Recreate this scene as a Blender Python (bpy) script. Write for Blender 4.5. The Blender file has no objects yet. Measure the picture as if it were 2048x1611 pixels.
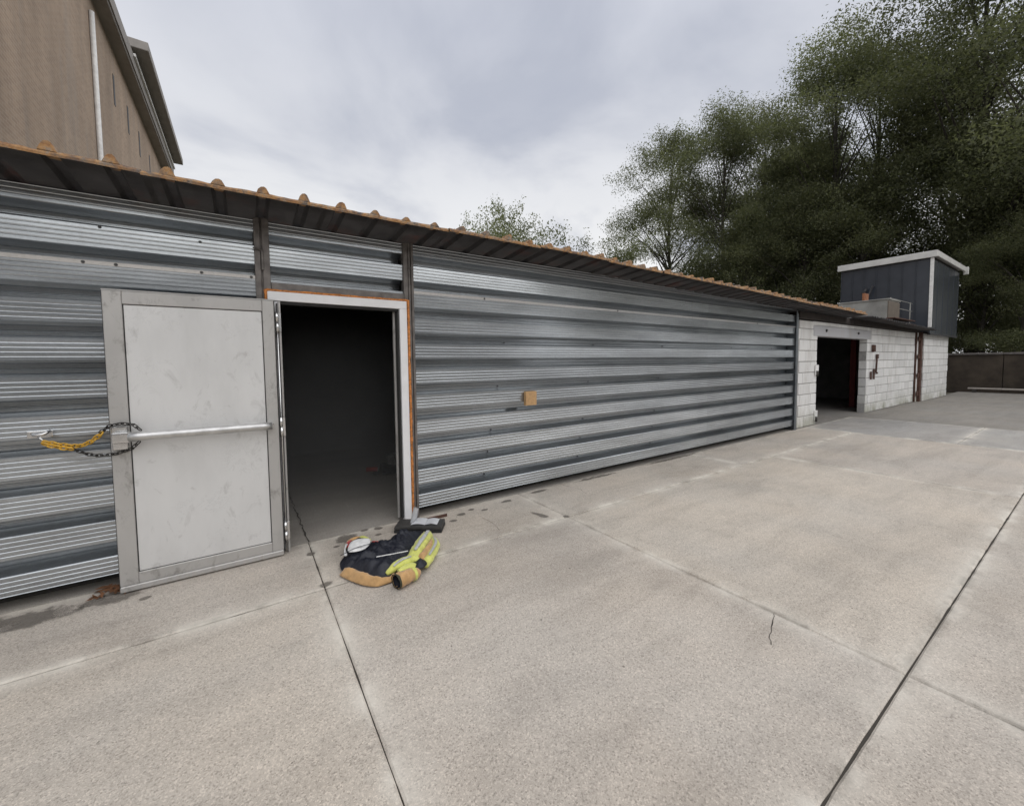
import bpy, bmesh, math, random
import numpy as np
from mathutils import Vector, Matrix, Quaternion, noise, geometry
R = math.radians
rng = random.Random(7)
sc = bpy.context.scene
COL = sc.collection

# ------------------------------------------------------------------ camera
YAW, PITCH, ROLL, FPX = R(33.66171), R(-3.01983), R(-0.69339), 800.1426
fw = Vector((math.sin(YAW)*math.cos(PITCH), math.cos(YAW)*math.cos(PITCH), math.sin(PITCH)))
rt = Vector((math.cos(YAW), -math.sin(YAW), 0)); up = rt.cross(fw)
rt2 = rt*math.cos(ROLL) + up*math.sin(ROLL); up2 = -rt*math.sin(ROLL) + up*math.cos(ROLL)
cam = bpy.data.cameras.new('camera'); camo = bpy.data.objects.new('camera', cam); COL.objects.link(camo)
M = Matrix((rt2, up2, -fw)).transposed().to_4x4(); M.translation = (0, 0, 1.55)
camo.matrix_world = M
cam.sensor_width = 36; cam.lens = FPX/2048*36
cam.shift_x = 1.5/2048; cam.shift_y = -37.5/2048
cam.clip_start = 0.05; cam.clip_end = 2000
sc.camera = camo

# ------------------------------------------------------------------ sky, sun, exposure
SUN_AZ, SUN_EL = R(160), R(62)       # azimuth from +y towards +x
sdir = Vector((math.sin(SUN_AZ)*math.cos(SUN_EL), math.cos(SUN_AZ)*math.cos(SUN_EL), math.sin(SUN_EL)))
w = bpy.data.worlds.new('World'); sc.world = w; w.use_nodes = True
nt = w.node_tree; nt.nodes.clear()
def N(t, ty, **kw):
    n = t.nodes.new(ty)
    for k, v in kw.items():
        if k.startswith('i_'):
            n.inputs[int(k[2:]) if k[2:].isdigit() else k[2:].replace('_', ' ')].default_value = v
        else: setattr(n, k, v)
    return n
def LK(t, a, b): t.links.new(a, b)
sky = N(nt, 'ShaderNodeTexSky', sky_type='NISHITA'); sky.sun_disc = False
sky.sun_elevation = SUN_EL; sky.sun_rotation = SUN_AZ; sky.air_density = 1.5; sky.dust_density = 3
b1 = N(nt, 'ShaderNodeBackground'); b1.inputs[1].default_value = 0.1; LK(nt, sky.outputs[0], b1.inputs[0])
tc = N(nt, 'ShaderNodeTexCoord')
sep = N(nt, 'ShaderNodeSeparateXYZ'); LK(nt, tc.outputs['Generated'], sep.inputs[0])
zz = N(nt, 'ShaderNodeMath', operation='MAXIMUM'); zz.inputs[1].default_value = 0.0; LK(nt, sep.outputs[2], zz.inputs[0])
za = N(nt, 'ShaderNodeMath', operation='ADD'); za.inputs[1].default_value = 0.22; LK(nt, zz.outputs[0], za.inputs[0])
dx = N(nt, 'ShaderNodeMath', operation='DIVIDE'); LK(nt, sep.outputs[0], dx.inputs[0]); LK(nt, za.outputs[0], dx.inputs[1])
dy = N(nt, 'ShaderNodeMath', operation='DIVIDE'); LK(nt, sep.outputs[1], dy.inputs[0]); LK(nt, za.outputs[0], dy.inputs[1])
cb = N(nt, 'ShaderNodeCombineXYZ'); LK(nt, dx.outputs[0], cb.inputs[0]); LK(nt, dy.outputs[0], cb.inputs[1])
cn = N(nt, 'ShaderNodeTexNoise'); cn.inputs['Scale'].default_value = 1.6; cn.inputs['Detail'].default_value = 6
cn.inputs['Roughness'].default_value = 0.5; cn.inputs['Distortion'].default_value = 0.35
LK(nt, cb.outputs[0], cn.inputs['Vector'])
cr = N(nt, 'ShaderNodeValToRGB'); LK(nt, cn.outputs[0], cr.inputs[0])
cr.color_ramp.elements[0].position = 0.36; cr.color_ramp.elements[0].color = (0.345, 0.365, 0.425, 1)
cr.color_ramp.elements[1].position = 0.66; cr.color_ramp.elements[1].color = (0.50, 0.515, 0.565, 1)
# brighter low band of thin cloud round the horizon
hz = N(nt, 'ShaderNodeMapRange'); hz.inputs[1].default_value = 0.62; hz.inputs[2].default_value = 0.22
hz.inputs[3].default_value = 0.0; hz.inputs[4].default_value = 1.0; LK(nt, sep.outputs[2], hz.inputs[0])
hn = N(nt, 'ShaderNodeMapRange'); hn.inputs[1].default_value = 0.30; hn.inputs[2].default_value = 0.52; LK(nt, cn.outputs[0], hn.inputs[0])
hm = N(nt, 'ShaderNodeMath', operation='MULTIPLY'); LK(nt, hz.outputs[0], hm.inputs[0]); LK(nt, hn.outputs[0], hm.inputs[1])
mx = N(nt, 'ShaderNodeMix', data_type='RGBA'); LK(nt, hm.outputs[0], mx.inputs[0]); LK(nt, cr.outputs[0], mx.inputs[6])
mx.inputs[7].default_value = (0.66, 0.66, 0.66, 1)
b2 = N(nt, 'ShaderNodeBackground'); b2.inputs[1].default_value = 1.0; LK(nt, mx.outputs[2], b2.inputs[0])
ms = N(nt, 'ShaderNodeMixShader'); ms.inputs[0].default_value = 0.96
LK(nt, b1.outputs[0], ms.inputs[1]); LK(nt, b2.outputs[0], ms.inputs[2])
wo = N(nt, 'ShaderNodeOutputWorld'); LK(nt, ms.outputs[0], wo.inputs[0])

sl = bpy.data.lights.new('sun', 'SUN'); sl.energy = 1.5; sl.angle = R(110); sl.color = (1, 0.97, 0.92)
so = bpy.data.objects.new('sun', sl); COL.objects.link(so)
so.rotation_euler = sdir.to_track_quat('Z', 'Y').to_euler(); so.location = sdir*60
vs = sc.view_settings; vs.view_transform = 'Standard'; vs.look = 'None'; vs.exposure = 0.5; vs.gamma = 1; vs.use_curve_mapping = False
sc.render.engine = 'CYCLES'; sc.cycles.max_bounces = 8; sc.cycles.diffuse_bounces = 4; sc.cycles.use_denoising = True

# ------------------------------------------------------------------ helpers
def tag(o, label=None, cat=None, group=None, kind=None):
    if label: o['label'] = label
    if cat: o['category'] = cat
    if group: o['group'] = group
    if kind: o['kind'] = kind
    return o
def thing(name, label, cat, loc=(0, 0, 0), group=None):
    o = bpy.data.objects.new(name, None); COL.objects.link(o); o.location = loc
    o.empty_display_size = 0.1
    return tag(o, label, cat, group)
def link(name, me, parent=None):
    o = bpy.data.objects.new(name, me); COL.objects.link(o)
    if parent is not None:
        o.parent = parent
        o.matrix_parent_inverse = Matrix.Identity(4)
        if parent.type == 'EMPTY' or True:
            # geometry is written in world coordinates: undo the chain of locations
            off = Vector((0, 0, 0)); p = parent
            while p is not None: off += p.location; p = p.parent
            o.location = -off
    return o
def fin(name, bm, mat, parent=None, smooth=False):
    me = bpy.data.meshes.new(name); bmesh.ops.recalc_face_normals(bm, faces=bm.faces[:]); bm.to_mesh(me); bm.free()
    if smooth:
        for p in me.polygons: p.use_smooth = True
    me.materials.append(mat)
    return link(name, me, parent)
def box(bm, x0, x1, y0, y1, z0, z1, bev=0.0, seg=1):
    r = bmesh.ops.create_cube(bm, size=1)
    vs_ = r['verts']
    for v in vs_:
        v.co.x = x0 if v.co.x < 0 else x1; v.co.y = y0 if v.co.y < 0 else y1; v.co.z = z0 if v.co.z < 0 else z1
    if bev > 0:
        es = list({e for v in vs_ for e in v.link_edges})
        bmesh.ops.bevel(bm, geom=es, offset=bev, segments=seg, affect='EDGES', profile=0.7)
def boxo(name, dims, mat, parent=None, bev=0.003):
    bm = bmesh.new(); box(bm, *dims, bev=bev); return fin(name, bm, mat, parent)
def tube(bm, pts, rad, n=8, flat=1.0, cap=True):
    pts = [Vector(p) for p in pts]; rings = []
    rad = rad if hasattr(rad, '__len__') else [rad]*len(pts)
    prev = None
    for i, p in enumerate(pts):
        t = (pts[min(i+1, len(pts)-1)] - pts[max(i-1, 0)]).normalized()
        if prev is None:
            a = Vector((0, 0, 1)) if abs(t.z) < 0.9 else Vector((1, 0, 0))
            u = t.cross(a).normalized()
        else: u = (prev - t*prev.dot(t)).normalized()
        prev = u; v = t.cross(u).normalized()
        rings.append([bm.verts.new(p + u*math.cos(2*math.pi*k/n)*rad[i] + v*math.sin(2*math.pi*k/n)*rad[i]*flat) for k in range(n)])
    for a, b in zip(rings, rings[1:]):
        for k in range(n): bm.faces.new((a[k], a[(k+1) % n], b[(k+1) % n], b[k]))
    if cap:
        bm.faces.new(rings[0][::-1]); bm.faces.new(rings[-1])
def tubeo(name, pts, rad, mat, parent=None, n=8, flat=1.0, cap=True):
    bm = bmesh.new(); tube(bm, pts, rad, n, flat, cap); return fin(name, bm, mat, parent, smooth=True)
def prism(bm, poly, z0, z1):
    a = [bm.verts.new((x, y, z0)) for x, y in poly]; b = [bm.verts.new((x, y, z1)) for x, y in poly]
    bm.faces.new(a[::-1]); bm.faces.new(b)
    for i in range(len(a)):
        j = (i+1) % len(a); bm.faces.new((a[i], a[j], b[j], b[i]))

# ------------------------------------------------------------------ materials
def mat(name):
    m = bpy.data.materials.new(name); m.use_nodes = True
    return m, m.node_tree, m.node_tree.nodes['Principled BSDF']
def nz(t, scale, detail=4, rough=0.55, vec=None, dist=0.0):
    n = N(t, 'ShaderNodeTexNoise'); n.inputs['Scale'].default_value = scale; n.inputs['Detail'].default_value = detail
    n.inputs['Roughness'].default_value = rough; n.inputs['Distortion'].default_value = dist
    if vec is not None: LK(t, vec, n.inputs['Vector'])
    return n.outputs[0]
def pos(t, sx=1, sy=1, sz=1):
    g = N(t, 'ShaderNodeNewGeometry'); m = N(t, 'ShaderNodeMapping'); m.inputs['Scale'].default_value = (sx, sy, sz)
    LK(t, g.outputs['Position'], m.inputs['Vector']); return m.outputs[0]
def ramp(t, fac, stops):
    r = N(t, 'ShaderNodeValToRGB'); LK(t, fac, r.inputs[0]); e = r.color_ramp.elements
    while len(e) < len(stops): e.new(0.5)
    for i, (p, c) in enumerate(stops):
        e[i].position = p; e[i].color = (*(c if hasattr(c, '__len__') else (c, c, c)), 1)
    return r.outputs[0]
def mixc(t, fac, a, b, mode='MIX'):
    m = N(t, 'ShaderNodeMix', data_type='RGBA', blend_type=mode)
    for s, v in ((m.inputs[0], fac), (m.inputs[6], a), (m.inputs[7], b)):
        if isinstance(v, (int, float)): s.default_value = v
        elif isinstance(v, tuple): s.default_value = (*v, 1) if len(v) == 3 else v
        else: LK(t, v, s)
    return m.outputs[2]
def mth(t, op, a, b=None):
    m = N(t, 'ShaderNodeMath', operation=op)
    for s, v in zip(m.inputs, (a, b)):
        if v is None: continue
        if isinstance(v, (int, float)): s.default_value = v
        else: LK(t, v, s)
    return m.outputs[0]
def mrange(t, v, a, b, c=0.0, d=1.0, smooth=False):
    m = N(t, 'ShaderNodeMapRange'); LK(t, v, m.inputs[0])
    if smooth: m.interpolation_type = 'SMOOTHSTEP'
    for i, q in enumerate((a, b, c, d)): m.inputs[i+1].default_value = q
    return m.outputs[0]
def bump(t, p, h, strength=0.3, dist=0.01):
    b = N(t, 'ShaderNodeBump'); b.inputs['Strength'].default_value = strength; b.inputs['Distance'].default_value = dist
    LK(t, h, b.inputs['Height']); LK(t, b.outputs[0], p.inputs['Normal'])
def simple(name, col, rough=0.6, metal=0.0, var=0.15, vs=8, bmp=0.15, bs=60, spec=0.5):
    m, t, p = mat(name); v = pos(t)
    c = mixc(t, 1.0, col, ramp(t, nz(t, vs, 5, vec=v), [(0.3, 1-var), (0.7, 1+var*0.6)]), 'MULTIPLY')
    LK(t, c, p.inputs['Base Color']); p.inputs['Roughness'].default_value = rough; p.inputs['Metallic'].default_value = metal
    p.inputs['Specular IOR Level'].default_value = spec
    if bmp: bump(t, p, nz(t, bs, 3, vec=v), bmp, 0.004)
    return m

# concrete of the yard
def concrete(name, base, dark=0.56, joint_wear=True, spk=1.0):
    m, t, p = mat(name); v = pos(t)
    big = ramp(t, nz(t, 0.55, 5, 0.6, v), [(0.3, (dark+1)/2), (0.5, 0.97), (0.72, 1.06)])
    streak = ramp(t, nz(t, 1.6, 5, 0.65, pos(t, 0.5, 2.2, 1), 0.6), [(0.3, 0.86), (0.52, 1.0), (0.8, 1.10)])
    c = mixc(t, 1.0, base, big, 'MULTIPLY'); c = mixc(t, 1.0, c, streak, 'MULTIPLY')
    tint = ramp(t, nz(t, 0.9, 3, 0.5, v), [(0.35, (0.99, 1.0, 1.01)), (0.65, (1.015, 1.0, 0.98))])
    c = mixc(t, 1.0, c, tint, 'MULTIPLY')
    # exposed aggregate grains
    vo = N(t, 'ShaderNodeTexVoronoi'); vo.inputs['Scale'].default_value = 165; LK(t, v, vo.inputs['Vector'])
    gl = N(t, 'ShaderNodeSeparateColor'); LK(t, vo.outputs['Color'], gl.inputs[0])
    gr = ramp(t, gl.outputs[0], [(0.0, 1-0.42*spk), (0.20, 0.92), (0.75, 1.03), (1.0, 1+0.34*spk)])
    c = mixc(t, 0.85, c, mixc(t, 1.0, c, gr, 'MULTIPLY'))
    fine = ramp(t, nz(t, 320, 2, 0.6, v), [(0.3, 0.78), (0.7, 1.18)])
    c = mixc(t, 1.0, c, fine, 'MULTIPLY')
    # sparse dark pits and pale flecks
    v2 = N(t, 'ShaderNodeTexVoronoi'); v2.inputs['Scale'].default_value = 9; v2.inputs['Randomness'].default_value = 1; LK(t, v, v2.inputs['Vector'])
    s2 = N(t, 'ShaderNodeSeparateColor'); LK(t, v2.outputs['Color'], s2.inputs[0])
    pit = mth(t, 'MULTIPLY', mth(t, 'LESS_THAN', v2.outputs['Distance'], mth(t, 'MULTIPLY', s2.outputs[1], 0.075)), mth(t, 'GREATER_THAN', s2.outputs[0], 0.70))
    c = mixc(t, mth(t, 'MULTIPLY', pit, 0.65), c, (0.07, 0.06, 0.05))
    flk = mth(t, 'MULTIPLY', mth(t, 'LESS_THAN', v2.outputs['Distance'], mth(t, 'MULTIPLY', s2.outputs[1], 0.06)), mth(t, 'LESS_THAN', s2.outputs[0], 0.15))
    c = mixc(t, mth(t, 'MULTIPLY', flk, 0.5), c, (0.62, 0.60, 0.56))
    oi = N(t, 'ShaderNodeObjectInfo')
    c = mixc(t, 1.0, c, ramp(t, oi.outputs['Random'], [(0, (0.93, 0.93, 0.94)), (1, (1.04, 1.035, 1.02))]), 'MULTIPLY')
    # faint tyre scuffs and old blotches
    ty = ramp(t, nz(t, 0.8, 4, 0.6, pos(t, 0.25, 2.4, 1), 1.0), [(0.52, 0), (0.68, 0.34)])
    c = mixc(t, mth(t, 'MULTIPLY', ty, ramp(t, nz(t, 0.35, 2, 0.5, v), [(0.45, 0), (0.6, 1)])), c, (0.22, 0.20, 0.18))
    bl_ = ramp(t, nz(t, 3.4, 6, 0.7, v, 0.8), [(0.56, 0), (0.76, 0.36)])
    c = mixc(t, bl_, c, (0.27, 0.245, 0.215))
    # long pale scratches
    sc1 = ramp(t, nz(t, 2.6, 2, 0.4, pos(t, 3.0, 0.35, 1), 1.2), [(0.494, 0), (0.5, 1), (0.506, 0)])
    scm = mth(t, 'MULTIPLY', sc1, ramp(t, nz(t, 1.2, 2, 0.5, v), [(0.56, 0), (0.7, 0.5)]))
    c = mixc(t, scm, c, (0.58, 0.56, 0.52))
    if joint_wear:
        tcn = N(t, 'ShaderNodeAttribute'); tcn.attribute_name = 'edge'
        wear = mth(t, 'MULTIPLY', tcn.outputs['Fac'], ramp(t, nz(t, 2.3, 5, 0.65, v), [(0.41, 0), (0.58, 1)]))
        c = mixc(t, mth(t, 'MULTIPLY', wear, 0.85), c, (0.66, 0.62, 0.55))
        gr2 = mth(t, 'MULTIPLY', mrange(t, tcn.outputs['Fac'], 0.6, 1.0), ramp(t, nz(t, 3.1, 4, 0.6, pos(t, 1, 1, 1), 0.4), [(0.5, 0), (0.66, 0.45)]))
        c = mixc(t, gr2, c, (0.17, 0.155, 0.13))
    LK(t, c, p.inputs['Base Color']); p.inputs['Roughness'].default_value = 0.85
    p.inputs['Specular IOR Level'].default_value = 0.3
    h = mth(t, 'ADD', mth(t, 'MULTIPLY', gl.outputs[1], 0.5), nz(t, 220, 3, 0.6, v))
    bump(t, p, h, 0.35, 0.004)
    return m
M_CONC = concrete('yard_concrete', (0.50, 0.452, 0.396))
M_CONC2 = concrete('old_concrete_band', (0.38, 0.365, 0.345), joint_wear=True, spk=0.6)
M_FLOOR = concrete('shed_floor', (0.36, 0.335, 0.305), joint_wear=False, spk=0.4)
M_ASPH = concrete('asphalt', (0.27, 0.255, 0.235), dark=0.75, joint_wear=False, spk=0.7)
M_JOINT = simple('joint_dirt', (0.055, 0.048, 0.040), 0.95, vs=20)
M_EARTH = simple('earth', (0.10, 0.09, 0.06), 0.95, vs=1.5)

# galvanised steel
def galv(name, base=(0.51, 0.54, 0.565), rough=0.16, grime=0.22):
    m, t, p = mat(name)
    v = pos(t)
    lay = nz(t, 3.0, 4, 0.55, pos(t, 0.35, 1, 3.0))
    vo = N(t, 'ShaderNodeTexVoronoi'); vo.inputs['Scale'].default_value = 70; LK(t, v, vo.inputs['Vector'])
    s = N(t, 'ShaderNodeSeparateColor'); LK(t, vo.outputs['Color'], s.inputs[0])
    oi = N(t, 'ShaderNodeObjectInfo')
    c = mixc(t, 1.0, base, ramp(t, lay, [(0.3, 1-grime), (0.65, 1.05)]), 'MULTIPLY')
    c = mixc(t, 1.0, c, ramp(t, s.outputs[0], [(0, 0.95), (1, 1.05)]), 'MULTIPLY')
    c = mixc(t, 1.0, c, ramp(t, oi.outputs['Random'], [(0, 0.9), (1, 1.06)]), 'MULTIPLY')
    # drips running down, scattered scuffs
    drip = ramp(t, nz(t, 5, 5, 0.65, pos(t, 2.2, 1, 0.25)), [(0.58, 0), (0.8, 0.25)])
    c = mixc(t, drip, c, (0.30, 0.30, 0.29))
    scuff = ramp(t, nz(t, 22, 6, 0.7, pos(t, 0.5, 1, 1.5)), [(0.70, 0), (0.80, 0.25)])
    c = mixc(t, scuff, c, (0.80, 0.80, 0.80))
    LK(t, c, p.inputs['Base Color']); p.inputs['Metallic'].default_value = 1
    rr = mth(t, 'ADD', ramp(t, nz(t, 2.1, 5, 0.6, pos(t, 0.6, 1, 2)), [(0.3, rough-0.03), (0.75, rough+0.08)]), mth(t, 'MULTIPLY', scuff, 0.3))
    LK(t, rr, p.inputs['Roughness'])
    hw = mth(t, 'ADD', nz(t, 1.1, 3, 0.5, pos(t, 0.6, 1, 2.2)), mth(t, 'MULTIPLY', nz(t, 40, 2, 0.5, v), 0.012))
    bump(t, p, hw, 0.03, 0.03)
    p2 = N(t, 'ShaderNodeBsdfPrincipled'); p2.inputs['Metallic'].default_value = 1; p2.inputs['Roughness'].default_value = 0.62; LK(t, c, p2.inputs['Base Color'])
    mm = N(t, 'ShaderNodeMixShader'); mm.inputs[0].default_value = 0.38; LK(t, p.outputs[0], mm.inputs[1]); LK(t, p2.outputs[0], mm.inputs[2])
    LK(t, mm.outputs[0], t.nodes['Material Output'].inputs[0])
    return m
M_GALV = galv('galvanised_sheet')
M_STRIP = galv('galvanised_lap', (0.72, 0.73, 0.74), 0.2, 0.15)
M_POST = simple('weathered_steel', (0.17, 0.155, 0.145), 0.55, 0.4, 0.35, 14, 0.4, 90)
M_DARKST = simple('dark_steel', (0.06, 0.055, 0.05), 0.6, 0.3, 0.3, 10)
M_SOOT = simple('sooty_inner_wall', (0.22, 0.216, 0.21), 0.9, 0, 0.4, 1.5)
M_FOAM = simple('orange_foam', (0.58, 0.22, 0.06), 0.85, 0, 0.55, 45, 0.9, 70)
M_WHITEF = simple('white_frame_paint', (0.78, 0.78, 0.79), 0.35, 0, 0.07, 6, 0.05)
M_BLACK = simple('black_plastic', (0.02, 0.02, 0.022), 0.5, 0, 0.2, 20)
M_GASKET = simple('rubber_gasket', (0.025, 0.025, 0.025), 0.7)

def leafpaint(name, base, dirt, metal=0.35):
    m, t, p = mat(name); v = pos(t)
    c = mixc(t, 1.0, base, ramp(t, nz(t, 1.7, 5, 0.6, pos(t, 1.6, 1, 0.5)), [(0.3, 0.84), (0.6, 1.0), (0.8, 1.05)]), 'MULTIPLY')
    sm = ramp(t, nz(t, 6, 7, 0.7, pos(t, 1.3, 1, 0.8), 0.6), [(0.56, 0), (0.74, dirt)])
    c = mixc(t, sm, c, (0.16, 0.145, 0.13))
    sk = ramp(t, nz(t, 7, 6, 0.75, v, 2.0), [(0.485, 0), (0.5, dirt*0.7), (0.515, 0)])
    sk = mth(t, 'MULTIPLY', sk, ramp(t, nz(t, 3, 3, 0.5, v), [(0.52, 0), (0.66, 1)]))
    c = mixc(t, sk, c, (0.10, 0.09, 0.08))
    LK(t, c, p.inputs['Base Color']); p.inputs['Metallic'].default_value = metal
    LK(t, ramp(t, nz(t, 3, 4, 0.6, v), [(0.3, 0.36), (0.7, 0.52)]), p.inputs['Roughness'])
    bump(t, p, nz(t, 1.5, 2, 0.5, v), 0.05, 0.02)
    return m
M_LEAF = leafpaint('door_infill', (0.68, 0.68, 0.675), 0.40, 0.22)
M_STILE = leafpaint('door_stile_alu', (0.48, 0.47, 0.455), 0.9)
M_CHROME = simple('satin_steel', (0.72, 0.72, 0.72), 0.26, 1.0, 0.12, 12, 0.05)
M_BAR = simple('dull_steel_bar', (0.62, 0.62, 0.615), 0.42, 0.9, 0.2, 14, 0.05)
M_SCREW = simple('screw_head', (0.09, 0.09, 0.09), 0.5, 0.6)

# roof sheet: dark painted underside, orange lichen and rust along the weather edge
def roofm(name, lichen):
    m, t, p = mat(name); v = pos(t)
    c = mixc(t, 1.0, (0.085, 0.080, 0.078), ramp(t, nz(t, 4, 5, 0.6, v), [(0.3, 0.65), (0.7, 1.3)]), 'MULTIPLY')
    rustf = ramp(t, nz(t, 3.2, 5, 0.65, v), [(0.55, 0), (0.72, 0.6)])
    c = mixc(t, rustf, c, (0.14, 0.06, 0.045))
    if lichen:
        li = ramp(t, nz(t, 11, 6, 0.7, v, 0.8), [(0.36, 0.1), (0.52, 1)])
        lc = ramp(t, nz(t, 13, 6, 0.7, v, 0.5), [(0.30, (0.10, 0.08, 0.065)), (0.41, (0.26, 0.13, 0.055)), (0.50, (0.38, 0.21, 0.085)), (0.58, (0.30, 0.21, 0.14)), (0.68, (0.20, 0.19, 0.165))])
        c = mixc(t, li, c, lc)
    LK(t, c, p.inputs['Base Color']); p.inputs['Roughness'].default_value = 0.8 if lichen else 0.55
    bump(t, p, nz(t, 50, 5, 0.7, v), 0.6 if lichen else 0.15, 0.01)
    return m
M_ROOF = roofm('roof_sheet_dark', False)
M_LICH = roofm('roof_edge_lichen', True)

M_SMOKE = bpy.data.materials.new('thin_smoke'); M_SMOKE.use_nodes = True
_t = M_SMOKE.node_tree; _t.nodes.remove(_t.nodes['Principled BSDF']); _v = N(_t, 'ShaderNodeVolumePrincipled')
_v.inputs['Color'].default_value = (0.75, 0.75, 0.74, 1); _v.inputs['Density'].default_value = 0.20; LK(_t, _v.outputs[0], _t.nodes['Material Output'].inputs['Volume'])

# ------------------------------------------------------------------ ground
def slab(name, poly, mat_, parent, th=0.10, top=0.0, edgew=0.16):
    """concrete slab with a slightly ragged arris; attribute 'edge' marks the worn margin"""
    pts = []
    n = len(poly)
    for i in range(n):
        a = Vector(poly[i]); b = Vector(poly[(i+1) % n]); L = (b-a).length; k = max(1, int(L/0.07))
        d = (b-a).normalized(); nn = Vector((-d.y, d.x))
        for j in range(k):
            q = a + (b-a)*(j/k)
            if 0 < j:
                q = q + nn*(noise.noise(Vector((q.x*2.2, q.y*2.2, 3.1)))*0.002 + max(0, noise.noise(Vector((q.x*9, q.y*9, 7.7)))-0.3)*0.012 + noise.noise(Vector((q.x*25, q.y*25, 1)))*0.002)
            pts.append(q)
    cx = sum(p.x for p in pts)/len(pts); cy = sum(p.y for p in pts)/len(pts)
    bm = bmesh.new(); lay = bm.verts.layers.float.new('edge')
    def ring(f, z, e):
        out = []
        for q in pts:
            d = Vector((cx-q.x, cy-q.y)); l = max(abs(d.x), abs(d.y)); 
            dd = Vector((max(-f, min(f, d.x)), max(-f, min(f, d.y))))
            v = bm.verts.new((q.x+dd.x, q.y+dd.y, z)); v[lay] = e; out.append(v)
        return out
    r0 = ring(0, -th, 1); r1 = ring(0, top-0.008, 1); r2 = ring(0.009, top, 1.0); r3 = ring(edgew*0.4, top, 0.35); r4 = ring(edgew, top, 0)
    m_ = len(pts)
    for a, b in ((r0, r1), (r1, r2), (r2, r3), (r3, r4)):
        for i in range(m_):
            j = (i+1) % m_
            try: bm.faces.new((a[i], a[j], b[j], b[i]))
            except ValueError: pass
    bm.faces.new(r4)
    me = bpy.data.meshes.new(name); bm.to_mesh(me); bm.free(); me.materials.append(mat_)
    return link(name, me, parent)
def rect(x0, x1, y0, y1): return [(x0, y0), (x1, y0), (x1, y1), (x0, y1)]

bm = bmesh.new()
for q in ((-400, -400), (400, -400), (400, 400), (-400, 400)): bm.verts.new((*q, -0.06))
bm.faces.new(bm.verts[:]); ground = fin('ground', bm, M_EARTH); tag(ground, kind='structure')
yard = bpy.data.objects.new('yard', None); COL.objects.link(yard); tag(yard, kind='structure')
boxo('joint_bed', (-14, 30, -10, 3.90, -0.058, -0.012), M_JOINT, yard, bev=0)
J1, J2 = 2.985, 0.505
def row(y0, y1, xs):
    for a, b in zip(xs, xs[1:]):
        slab('slab', rect(a+0.0032, b-0.0032, y0+(0.0045 if y0 == J2 else 0.007), y1-(0.0045 if y1 == J2 else 0.006)), M_CONC, yard)
row(J1, 3.865, [-9, -4, 0.41, 2.65, 6.12, 10.62])
row(J2, J1, [-9, -4, 0.41, 2.65, 7.06, 10.62])
row(-4.4, J2, [-9, -4, 0.41, 2.65, 7.06, 10.62])
row(-9.5, -4.4, [-9, -4, 0.41, 5.0, 10.62])
# pale old band, asphalt beyond
for y0, y1 in ((-9.5, -1.9), (-1.9, 1.5), (1.5, 3.86)):
    slab('slab', rect(10.624, 13.52, y0+0.003, y1-0.003), M_CONC2, yard, top=0.002)
asph = boxo('asphalt', (13.53, 60, -30, 3.86, -0.058, -0.003), M_ASPH, None, bev=0); tag(asph, kind='structure')

# hairline cracks: thin dirt-filled slivers lying in the slab surface
def crack(pts, w0=0.004):
    bm = bmesh.new(); P = []
    for a, b in zip(pts, pts[1:]):
        a = Vector(a); b = Vector(b); k = max(2, int((b-a).length/0.025))
        P += [a.lerp(b, i/k) for i in range(k)]
    P.append(Vector(pts[-1])); L = []; Rr = []
    for i, q in enumerate(P):
        d = (P[min(i+1, len(P)-1)]-P[max(i-1, 0)]).normalized(); nn = Vector((-d.y, d.x))
        q = q + nn*noise.noise(Vector((q.x*14, q.y*14, 0)))*0.015
        ww = w0*(0.35+abs(noise.noise(Vector((q.x*11, q.y*11, 5))))*1.6)
        L.append(bm.verts.new((q.x+nn.x*ww, q.y+nn.y*ww, 0.0022))); Rr.append(bm.verts.new((q.x-nn.x*ww, q.y-nn.y*ww, 0.0022)))
    for i in range(len(P)-1): bm.faces.new((L[i], L[i+1], Rr[i+1], Rr[i]))
    fin('crack', bm, M_JOINT, yard)
crack([(2.635, 1.092), (2.469, 1.032), (2.329, 0.979)], 0.003)
crack([(1.935, 3.457), (1.952, 3.29), (1.918, 3.099)], 0.003)
crack([(3.30, 3.80), (3.36, 3.55), (3.30, 3.4)], 0.003)
crack([(4.9, 3.85), (5.35, 3.45), (5.6, 3.2)], 0.003)
crack([(5.5, 0.0), (5.2, -0.1), (4.7, -0.05)], 0.004)
crack([(7.3, 2.95), (7.2, 2.5), (7.1, 2.0), (7.09, 1.6)], 0.003)
crack([(0.41, 3.86), (0.40, 4.6), (0.39, 5.6), (0.37, 7.2)], 0.006)

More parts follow.
